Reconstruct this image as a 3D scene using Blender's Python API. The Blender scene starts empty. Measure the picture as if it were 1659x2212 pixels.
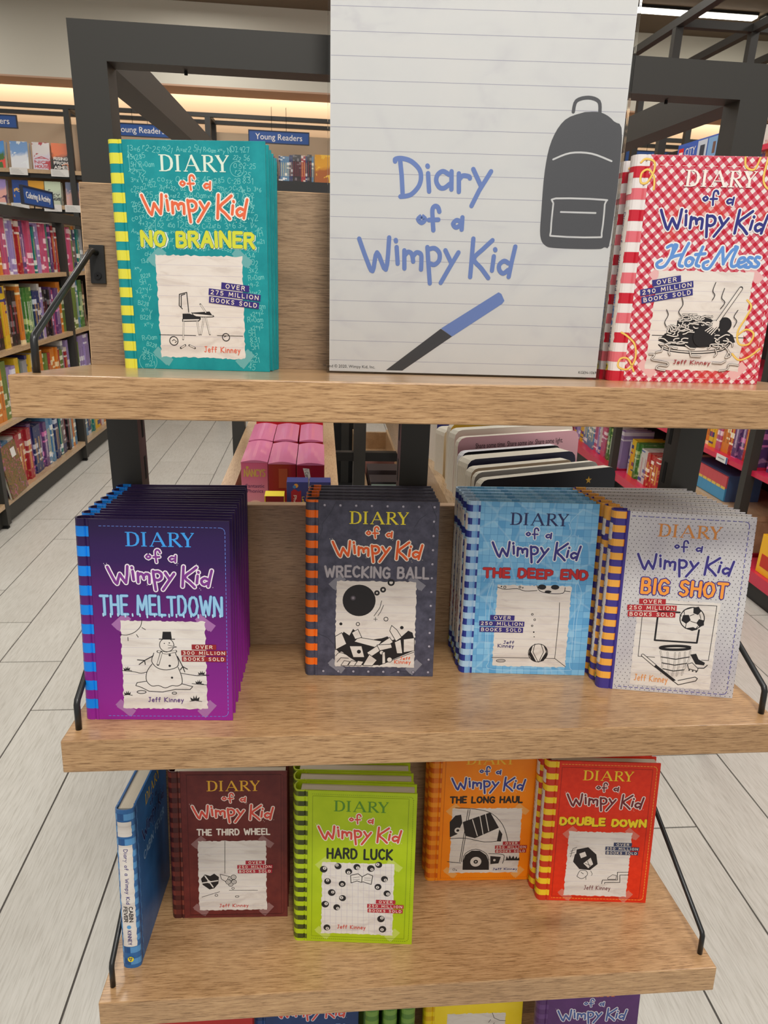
import bpy, math, random
from mathutils import Vector, Matrix
C = bpy.context.scene.collection
SC = bpy.context.scene
R = random.Random(11)

# ------------------------------------------------------------------ camera
cam_d = bpy.data.cameras.new('camera'); cam = bpy.data.objects.new('camera', cam_d); C.objects.link(cam)
def cam_axes(yaw, pitch, roll):
    cy, sy, cp, sp = math.cos(yaw), math.sin(yaw), math.cos(pitch), math.sin(pitch)
    f = Vector((sy*cp, cy*cp, sp)); r0 = Vector((cy, -sy, 0)); u0 = r0.cross(f)
    c, s = math.cos(roll), math.sin(roll)
    return c*r0 + s*u0, -s*r0 + c*u0, f
cr, cu, cf = cam_axes(0.0975, -0.3435, 0.0371)
CAM = Vector((0.2485, -0.5879, 0.0961))
m = Matrix((cr, cu, -cf)).transposed().to_4x4(); m.translation = CAM
cam.matrix_world = m
cam_d.sensor_fit = 'VERTICAL'; cam_d.sensor_height = 36; cam_d.sensor_width = 27
cam_d.lens = 1518.0/2212*36
cam_d.clip_start = .02; cam_d.clip_end = 60
cam_d.dof.use_dof = True; cam_d.dof.focus_distance = 0.85; cam_d.dof.aperture_fstop = 30
SC.camera = cam

# ------------------------------------------------------------------ world, lights, exposure
w = bpy.data.worlds.new('world'); SC.world = w; w.use_nodes = True
w.node_tree.nodes['Background'].inputs[0].default_value = (1.0, .955, .90, 1)
w.node_tree.nodes['Background'].inputs[1].default_value = 0.47
SC.view_settings.view_transform = 'Standard'; SC.view_settings.look = 'None'
SC.view_settings.exposure = 0.0; SC.view_settings.gamma = 1.0; SC.view_settings.use_curve_mapping = False
def area(name, loc, size, power, color=(1,.955,.895), size_y=None, rot=(0,0,0)):
    l = bpy.data.lights.new(name, 'AREA'); l.energy = power; l.color = color; l.size = size
    if size_y: l.shape = 'RECTANGLE'; l.size_y = size_y
    o = bpy.data.objects.new(name, l); C.objects.link(o); o.location = loc; o.rotation_euler = rot
    return o
area('ceiling_spot_light', (.42, -1.02, 1.76), .24, 27, rot=(math.radians(28), 0, 0))
area('overhead_fill_light', (.3, -2.2, 1.76), 1.6, 26, size_y=.8)  # unseen lamps added under the ceiling as soft fill, down to the cove light
area('overhead_fill_light', (-2.6, 3.2, 1.76), .5, 30, size_y=4)
area('overhead_fill_light', (-.6, 3.2, 1.76), .5, 46, size_y=4)
area('overhead_fill_light', (1.3, 2.4, 1.76), .5, 42, size_y=4)
area('overhead_fill_light', (3.3, 3.0, 1.76), .5, 36, size_y=4)
area('overhead_fill_light', (-1.6, .2, 1.76), .5, 20, size_y=2.5)
area('overhead_fill_light', (2.0, .2, 1.76), .5, 20, size_y=2.5)
area('cove_light', (-.5, 5.95, 1.44), 9.0, 52, color=(1,.90,.78), size_y=.08)

# ------------------------------------------------------------------ helpers
def s2l(c): return c/12.92 if c <= .04045 else ((c+.055)/1.055)**2.4
def col(*c): return tuple(s2l(v/255) for v in c[:3]) + (1.0,)
MATS = {}
def mat(name, c=None, rough=.5, metal=0, coat=0, emit=0, alpha=1, spec=.5):
    if name in MATS: return MATS[name]
    m = bpy.data.materials.new(name); m.use_nodes = True; b = m.node_tree.nodes['Principled BSDF']
    if c is not None: b.inputs['Base Color'].default_value = col(*c)
    b.inputs['Roughness'].default_value = rough; b.inputs['Metallic'].default_value = metal
    b.inputs['Coat Weight'].default_value = coat; b.inputs['Specular IOR Level'].default_value = spec
    if emit: b.inputs['Emission Color'].default_value = col(*c); b.inputs['Emission Strength'].default_value = emit
    if alpha < 1: b.inputs['Alpha'].default_value = alpha
    MATS[name] = m; return m
class N:
    """small node-tree writer"""
    def __init__(s, m): s.m = m; s.t = m.node_tree; s.b = s.t.nodes['Principled BSDF']
    def n(s, typ, **k):
        x = s.t.nodes.new(typ)
        for a, v in k.items(): setattr(x, a, v)
        return x
    def l(s, a, b): s.t.links.new(a, b)
    def coord(s, scale=(1,1,1), kind='Object', rot=(0,0,0)):
        tc = s.n('ShaderNodeTexCoord'); mp = s.n('ShaderNodeMapping'); mp.inputs['Scale'].default_value = scale; mp.inputs['Rotation'].default_value = rot
        s.l(tc.outputs[kind], mp.inputs[0]); return mp.outputs[0]
    def noise(s, vec, scale=5, detail=3, rough=.5, dist=0):
        x = s.n('ShaderNodeTexNoise'); x.inputs['Scale'].default_value = scale; x.inputs['Detail'].default_value = detail
        x.inputs['Roughness'].default_value = rough; x.inputs['Distortion'].default_value = dist; s.l(vec, x.inputs['Vector']); return x.outputs[0]
    def ramp(s, fac, stops, interp='LINEAR'):
        x = s.n('ShaderNodeValToRGB'); e = x.color_ramp; e.interpolation = interp
        while len(e.elements) < len(stops): e.elements.new(.5)
        for q, (p, c) in zip(e.elements, stops): q.position = p; q.color = c
        s.l(fac, x.inputs[0]); return x.outputs[0]
    def math(s, op, a, b=None, c=None):
        x = s.n('ShaderNodeMath', operation=op)
        for i, v in enumerate((a, b, c)):
            if v is None: continue
            if isinstance(v, (int, float)): x.inputs[i].default_value = v
            else: s.l(v, x.inputs[i])
        return x.outputs[0]
    def mix(s, fac, a, b, blend='MIX'):
        x = s.n('ShaderNodeMix', data_type='RGBA', blend_type=blend)
        for i, v in ((0, fac), (6, a), (7, b)):
            if isinstance(v, (int, float, tuple)): x.inputs[i].default_value = v
            else: s.l(v, x.inputs[i])
        return x.outputs[2]
    def sep(s, vec):
        x = s.n('ShaderNodeSeparateXYZ'); s.l(vec, x.inputs[0]); return x.outputs
    def base(s, c): s.l(c, s.b.inputs['Base Color'])
    def bump(s, h, strength=.2, dist=.001):
        x = s.n('ShaderNodeBump'); x.inputs['Strength'].default_value = strength; x.inputs['Distance'].default_value = dist
        s.l(h, x.inputs['Height']); s.l(x.outputs[0], s.b.inputs['Normal'])

class MB:
    """mesh builder: quads, boxes, tubes, flat print; one mesh, several material slots"""
    def __init__(s): s.v = []; s.f = []; s.mi = []; s.ms = []
    def mid(s, m):
        if m not in s.ms: s.ms.append(m)
        return s.ms.index(m)
    def face(s, pts, m):
        i = len(s.v); s.v += [tuple(p) for p in pts]; s.f.append(tuple(range(i, i+len(pts)))); s.mi.append(s.mid(m))
    def box(s, x0, x1, y0, y1, z0, z1, m):
        i = len(s.v); s.v += [(x, y, z) for z in (z0, z1) for y in (y0, y1) for x in (x0, x1)]
        for q in ((0,2,3,1), (4,5,7,6), (0,1,5,4), (2,6,7,3), (0,4,6,2), (1,3,7,5)):
            s.f.append(tuple(i+k for k in q)); s.mi.append(s.mid(m))
    def tube(s, pts, r, m, n=10):
        pts = [Vector(p) for p in pts]; rings = []; up = None
        for k, p in enumerate(pts):
            d = ((pts[min(k+1, len(pts)-1)] - p).normalized() + (p - pts[max(k-1, 0)]).normalized())
            d = d.normalized() if d.length > 1e-6 else Vector((0,0,1))
            a = Vector((1,0,0)) if up is None else up
            if abs(a.dot(d)) > .9: a = Vector((0,1,0))
            a = (a - d*a.dot(d)).normalized(); up = a; b = d.cross(a)
            i = len(s.v); s.v += [tuple(p + (a*math.cos(t) + b*math.sin(t))*r) for t in [6.28318*j/n for j in range(n)]]; rings.append(i)
        for a, b in zip(rings, rings[1:]):
            for j in range(n): s.f.append((a+j, a+(j+1) % n, b+(j+1) % n, b+j)); s.mi.append(s.mid(m))
        s.f.append(tuple(rings[0]+j for j in range(n))[::-1]); s.mi.append(s.mid(m)); s.f.append(tuple(rings[-1]+j for j in range(n))); s.mi.append(s.mid(m))
    def mesh(s, name, smooth=False):
        me = bpy.data.meshes.new(name); me.from_pydata(s.v, [], s.f)
        for m in s.ms: me.materials.append(m)
        me.polygons.foreach_set('material_index', s.mi)
        if smooth: me.polygons.foreach_set('use_smooth', [True]*len(s.f))
        me.update(); return me
def obj(name, me, parent=None, loc=None, bev=0):
    if isinstance(me, MB): me = me.mesh(name)
    o = bpy.data.objects.new(name, me); C.objects.link(o)
    if parent: o.parent = parent
    if loc: o.location = loc
    if bev:
        b = o.modifiers.new('bevel', 'BEVEL'); b.width = bev; b.segments = 2; b.limit_method = 'ANGLE'
    return o
def tag(o, label, cat, group=None):
    o['label'] = label; o['category'] = cat
    if group: o['group'] = group
    return o
def empty(name, loc=(0,0,0), matrix=None):
    o = bpy.data.objects.new(name, None); C.objects.link(o); o.empty_display_size = .02
    if matrix is not None: o.matrix_world = matrix
    else: o.location = loc
    return o
def boxo(name, b, m, parent=None, bev=0):
    q = MB(); q.box(*b, m); return obj(name, q, parent, bev=bev)
def copy_tree(o, parent=None):
    c = o.copy(); C.objects.link(c); c.parent = parent
    for ch in CH[o.name]:
        d = ch.copy(); C.objects.link(d); d.parent = c
        for g in CH.get(ch.name, []):
            e = g.copy(); C.objects.link(e); e.parent = d
    return c
CH = {}
def note(root, kids): CH[root.name] = kids; return root

# ------------------------------------------------------------------ flat print (millimetres on a cover: x right, z up, drawn just proud of it)
class Print(MB):
    def __init__(s, y0=0.00006, step=.000012): super().__init__(); s.y0 = y0; s.st = step; s.k = 0; s.inc = 1.6e-6
    def P(s, x, z, L): return (x*.001, -(s.y0 + L*s.st + s.k*s.inc), z*.001)
    def poly(s, pts, m, L=0, up=True):
        if up: s.k += 1
        a = sum(p[0]*q[1]-q[0]*p[1] for p, q in zip(pts, pts[1:]+pts[:1]))
        if a < 0: pts = pts[::-1]
        s.face([s.P(x, z, L) for x, z in pts], m)
    def rect(s, x0, z0, x1, z1, m, L=0): s.poly([(x0,z0),(x1,z0),(x1,z1),(x0,z1)], m, L)
    def disc(s, x, z, r, m, L=0, n=0):
        n = n or (8 if r < 1.5 else 16 if r < 6 else 32)
        s.poly([(x+r*math.cos(6.28318*i/n), z+r*math.sin(6.28318*i/n)) for i in range(n)], m, L)
    def ring(s, x, z, r, w, m, L=0):
        n = 12 if r < 3 else 28; s.k += 1
        q = [[(x+rr*math.cos(6.28318*i/n), z+rr*math.sin(6.28318*i/n)) for i in range(n+1)] for rr in (r-w/2, r+w/2)]
        for i in range(n): s.poly([q[0][i], q[1][i], q[1][i+1], q[0][i+1]], m, L, up=False)
    def stroke(s, pts, w, m, L=0, caps=True):
        """ribbon with mitred joints and rounded ends; sharp corners are broken and rounded"""
        P = [Vector(p) for p in pts]
        P = [p for i, p in enumerate(P) if i == 0 or (p-P[i-1]).length > 1e-5]
        if len(P) < 2: s.disc(pts[0][0], pts[0][1], w/2, m, L); return
        runs = [[P[0]]]
        for i in range(1, len(P)):
            runs[-1].append(P[i])
            if i < len(P)-1 and (P[i]-P[i-1]).normalized().dot((P[i+1]-P[i]).normalized()) < .35: runs.append([P[i]])
        h = w/2
        for q in runs:
            s.k += 1; l = []; r = []
            for i, p in enumerate(q):
                d0 = (p-q[i-1]).normalized() if i else None; d1 = (q[i+1]-p).normalized() if i < len(q)-1 else None
                d = ((d0 or d1)+(d1 or d0)).normalized(); k = h/max(.55, d.dot(d0 or d1)); n_ = Vector((-d.y, d.x))*k
                l.append(tuple(p+n_)); r.append(tuple(p-n_))
            for i in range(len(q)-1): s.poly([r[i], r[i+1], l[i+1], l[i]], m, L, up=False)
        if w > .35:
            for p in ([q[0] for q in runs[1:]] + ([P[0], P[-1]] if caps and (P[0]-P[-1]).length > 1e-4 else [])): s.disc(p.x, p.y, h, m, L, n=8 if w < 2 else 14)
    def vstroke(s, pts, m, L=0):
        """ribbon of varying width: (x, z, width)"""
        s.k += 1
        P = [Vector(p[:2]) for p in pts]; l = []; r = []
        for i, p in enumerate(P):
            d = (P[min(i+1, len(P)-1)]-P[max(i-1, 0)]).normalized()*pts[i][2]/2
            l.append((p.x-d.y, p.y+d.x)); r.append((p.x+d.y, p.y-d.x))
        for i in range(len(P)-1): s.poly([r[i], r[i+1], l[i+1], l[i]], m, L, up=False)
def curve(pts, k=3):
    """Catmull-Rom through the points"""
    if len(pts) < 3: return pts
    q = [pts[0]]+list(pts)+[pts[-1]]; out = []
    for i in range(1, len(q)-2):
        for j in range(k):
            t = j/k
            out.append(tuple(.5*((2*q[i][a])+(-q[i-1][a]+q[i+1][a])*t+(2*q[i-1][a]-5*q[i][a]+4*q[i+1][a]-q[i+2][a])*t*t+(-q[i-1][a]+3*q[i][a]-3*q[i+1][a]+q[i+2][a])*t**3) for a in (0, 1)))
    return out+[pts[-1]]
def soft(pts):
    """smooth a polyline unless it has real corners"""
    if len(pts) < 4: return pts
    V2 = [Vector(p) for p in pts]
    for a, b, c in zip(V2, V2[1:], V2[2:]):
        if (b-a).length > 1e-6 and (c-b).length > 1e-6 and (b-a).normalized().dot((c-b).normalized()) < .12: return pts
    return curve(pts, 3)
# hand lettering: glyphs as strokes in a 1 x 1 cell (lower case: x-height .62)
GL = {}
def G(ch, w, *st): GL[ch] = (w, [[tuple(float(v) for v in p.split(',')) for p in t.split()] for t in st])
G('A', .9, '0,0 .45,1 .9,0', '.17,.36 .73,.36'); G('B', .75, '0,0 0,1 .45,1 .62,.88 .62,.66 .45,.54 0,.54', '.45,.54 .7,.42 .72,.15 .5,0 0,0')
G('C', .8, '.78,.85 .5,1 .2,.9 .03,.6 .05,.3 .25,.05 .5,0 .78,.15'); G('D', .8, '0,0 0,1 .4,1 .68,.82 .78,.5 .68,.18 .4,0 0,0')
G('E', .65, '.65,1 0,1 0,0 .65,0', '0,.52 .55,.52'); G('F', .62, '.62,1 0,1 0,0', '0,.52 .5,.52')
G('G', .85, '.8,.83 .5,1 .2,.92 .03,.6 .05,.3 .25,.05 .55,0 .8,.15 .8,.45 .5,.45'); G('H', .75, '0,0 0,1', '.75,0 .75,1', '0,.52 .75,.52')
G('I', .1, '.05,0 .05,1'); G('J', .55, '.15,1 .6,1', '.4,1 .4,.25 .25,.02 .02,.1'); G('K', .75, '0,0 0,1', '.72,1 .03,.48 .75,0'); G('L', .62, '0,1 0,0 .62,0')
G('M', 1, '0,0 .08,1 .5,.25 .92,1 1,0'); G('N', .8, '0,0 0,1 .8,0 .8,1'); G('O', .9, '.45,1 .15,.88 0,.5 .15,.12 .45,0 .75,.12 .9,.5 .75,.88 .45,1')
G('P', .7, '0,0 0,1 .5,1 .7,.85 .68,.62 .45,.48 0,.48'); G('R', .75, '0,0 0,1 .5,1 .68,.86 .66,.64 .45,.52 0,.52', '.35,.52 .75,0'); G('S', .7, '.66,.88 .4,1 .12,.92 .06,.7 .2,.57 .52,.46 .66,.28 .55,.07 .3,0 .03,.12')
G('T', .8, '0,1 .8,1', '.4,1 .4,0'); G('U', .78, '0,1 0,.3 .15,.05 .39,0 .63,.05 .78,.3 .78,1'); G('V', .8, '0,1 .4,0 .8,1'); G('W', 1.15, '0,1 .28,0 .58,.75 .87,0 1.15,1'); G('X', .75, '0,0 .75,1', '0,1 .75,0'); G('Y', .75, '0,1 .38,.5 .75,1', '.38,.5 .38,0')
G('0', .75, '.38,1 .1,.85 0,.5 .1,.15 .38,0 .65,.15 .75,.5 .65,.85 .38,1'); G('1', .3, '0,.8 .2,1 .2,0'); G('2', .7, '.05,.82 .3,1 .6,.9 .62,.65 0,0 .68,0'); G('3', .65, '.03,.9 .35,1 .6,.82 .5,.58 .28,.53 .6,.4 .62,.12 .35,0 .02,.1'); G('4', .7, '.5,0 .5,1 0,.3 .7,.3'); G('5', .68, '.6,1 .08,1 .05,.57 .4,.62 .65,.4 .58,.1 .3,0 .02,.1')
G('6', .65, '.5,1 .12,.65 .03,.3 .25,0 .55,.08 .6,.38 .35,.52 .08,.4'); G('7', .65, '0,1 .65,1 .25,0'); G('8', .6, '.3,.53 .05,.75 .3,1 .55,.75 .3,.53 .02,.26 .3,0 .58,.26 .3,.53'); G('9', .62, '.58,.68 .3,.5 .05,.72 .28,1 .58,.85 .56,.4 .4,0'); G('=', .5, '0,.6 .5,.6', '0,.35 .5,.35'); G('+', .5, '.25,.25 .25,.75', '0,.5 .5,.5'); G('-', .4, '0,.5 .4,.5'); G('.', .1, '.05,0 .05,.02'); G('&', .8, '.78,0 .2,.7 .3,1 .5,.85 .05,.35 .15,.02 .45,.02 .7,.4'); G('^', .5, '0,0 .25,.5 .5,0 0,0'); G('q', .6, '.55,.6 .05,.6 .05,.1 .55,.1 .55,.6')
G('a', .55, '.5,.55 .25,.62 .03,.4 .05,.12 .28,0 .5,.15', '.53,.62 .53,0'); G('b', .55, '0,1 0,0', '0,.5 .3,.62 .55,.4 .5,.1 .25,0 0,.1'); G('c', .5, '.5,.5 .25,.62 .03,.35 .1,.05 .3,0 .5,.12'); G('d', .55, '.5,.5 .25,.6 .03,.35 .1,.05 .3,0 .5,.12', '.55,1 .52,0'); G('e', .52, '.05,.3 .5,.34 .42,.58 .2,.6 .03,.35 .1,.06 .3,0 .5,.1')
G('f', .42, '.45,.88 .3,1 .17,.85 .15,0', '0,.58 .4,.58'); G('g', .55, '.5,.52 .25,.6 .03,.35 .2,.08 .5,.2', '.53,.6 .5,-.25 .25,-.38 .03,-.25'); G('h', .5, '0,1 0,0', '0,.4 .25,.6 .48,.45 .5,0'); G('i', .1, '.05,.6 .05,0', '.05,.8 .05,.83'); G('k', .5, '0,1 0,0', '.45,.6 .02,.28 .5,0'); G('l', .1, '.05,1 .05,0'); G('m', .8, '0,.6 0,0', '0,.4 .2,.6 .38,.45 .4,0', '.4,.42 .6,.6 .78,.45 .8,0'); G('n', .5, '0,.6 0,0', '0,.4 .22,.6 .45,.48 .5,0')
G('o', .55, '.27,.62 .03,.45 .03,.15 .27,0 .52,.15 .52,.45 .27,.62'); G('p', .52, '0,.6 0,-.38', '0,.48 .3,.6 .52,.38 .42,.06 .2,0 0,.1'); G('r', .38, '0,.6 0,0', '0,.35 .2,.58 .38,.55'); G('s', .42, '.4,.52 .2,.6 .04,.48 .38,.2 .3,.02 .02,.06'); G('t', .4, '.18,.9 .18,.08 .38,.02', '0,.6 .38,.6'); G('u', .5, '0,.6 .02,.12 .2,0 .48,.2', '.5,.6 .5,0'); G('v', .5, '0,.6 .25,0 .5,.6'); G('w', .7, '0,.6 .18,0 .35,.5 .52,0 .7,.6'); G('x', .45, '0,0 .45,.6', '0,.6 .45,0'); G('y', .52, '0,.6 .27,.08', '.52,.6 .1,-.38'); G('z', .45, '0,.6 .45,.6 0,0 .45,0'); G(' ', .4)
def layout(txt, gap=.22):
    x = 0; out = []
    for ch in txt:
        w_, st = GL[ch]; out.append((x, st)); x += w_+gap
    return out, x-gap
def write(p, txt, x0, z0, x1, z1, w, m, L, gap=.22, smooth=False, outline=None, jit=0, rot=0, vertical=False):
    """lettering that fills the box x0..x1 (baseline z0, cap height z1); rot turns it about the box's centre"""
    gl, tot = layout(txt, gap); sx = (x1-x0)/tot; sz = z1-z0; rr = random.Random(len(txt)*7+3)
    cx, cz = (x0+x1)/2, (z0+z1)/2; c, s = math.cos(rot), math.sin(rot)
    strokes = []
    for gx, st in gl:
        dz = rr.uniform(-jit, jit)*sz; sk = rr.uniform(-jit, jit)*.8; sc_ = 1+rr.uniform(-jit, jit)*.6
        for t in st:
            q = [(x0+(gx+a+sk*b)*sx, z0+dz+b*sz*sc_) for a, b in t]
            if smooth: q = curve(q, 2)
            strokes.append([(cx+(a-cx)*c-(b-cz)*s, cz+(a-cx)*s+(b-cz)*c) for a, b in q])
    if outline:
        for t in strokes: p.stroke(t, w+outline[0], outline[1], L)
        L += 1
    for t in strokes: p.stroke(t, w, m, L)
    return L+1
def font_mesh(txt, size, m, name='lettering', align='CENTER', extrude=0):
    cu_ = bpy.data.curves.new(name, 'FONT'); cu_.body = txt; cu_.size = size; cu_.align_x = align; cu_.align_y = 'CENTER'; cu_.extrude = extrude; cu_.resolution_u = 3
    o = bpy.data.objects.new(name, cu_); C.objects.link(o); dg = bpy.context.evaluated_depsgraph_get()
    me = bpy.data.meshes.new_from_object(o.evaluated_get(dg)); bpy.data.objects.remove(o); bpy.data.curves.remove(cu_)
    me.materials.clear(); me.materials.append(m); me.name = name; return me
def serif_diary(p, x0, z0, x1, z1, m, L):
    """the book series' roman capitals D I A R Y: thick and thin strokes with serifs"""
    W, H = x1-x0, z1-z0; T = .037*W; t = .012*W
    X = lambda u: x0+u*W; Z = lambda v: z0+v*H
    def bar(ua, ub, v): p.rect(X(ua), Z(v)-t/2, X(ub), Z(v)+t/2, m, L)
    def stem(u, va=0, vb=1): p.rect(X(u)-T/2, Z(va), X(u)+T/2, Z(vb), m, L)
    stem(.045); bar(0, .1, .015); bar(0, .1, .985)
    p.vstroke([(X(a), Z(b), c) for a, b, c in ((.045,.98,t),(.1,.98,t*1.2),(.15,.9,T*.7),(.178,.72,T),(.185,.5,T*1.1),(.178,.28,T),(.15,.1,T*.7),(.1,.02,t*1.2),(.045,.02,t))], m, L)
    stem(.27); bar(.23, .31, .015); bar(.23, .31, .985)
    p.vstroke([(X(.375), Z(.02), t*1.2), (X(.47), Z(1), t*1.4)], m, L); p.vstroke([(X(.463), Z(1), T*.9), (X(.565), Z(.02), T)], m, L); bar(.405, .535, .36); bar(.35, .41, .015); bar(.52, .6, .015)
    stem(.655); bar(.615, .7, .015); bar(.615, .7, .985)
    p.vstroke([(X(a), Z(b), c) for a, b, c in ((.655,.98,t),(.72,.98,t*1.2),(.755,.9,T*.8),(.762,.74,T),(.75,.6,T*.8),(.71,.52,t*1.2),(.655,.52,t))], m, L)
    p.vstroke([(X(.695), Z(.53), T*.8), (X(.8), Z(.01), T)], m, L); bar(.78, .83, .015)
    p.vstroke([(X(.835), Z(.98), T), (X(.905), Z(.47), T)], m, L); p.vstroke([(X(.985), Z(.98), t*1.3), (X(.912), Z(.48), t*1.4)], m, L); stem(.905, 0, .5); bar(.865, .95, .015); bar(.805, .87, .985); bar(.95, 1.0, .985)

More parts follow.
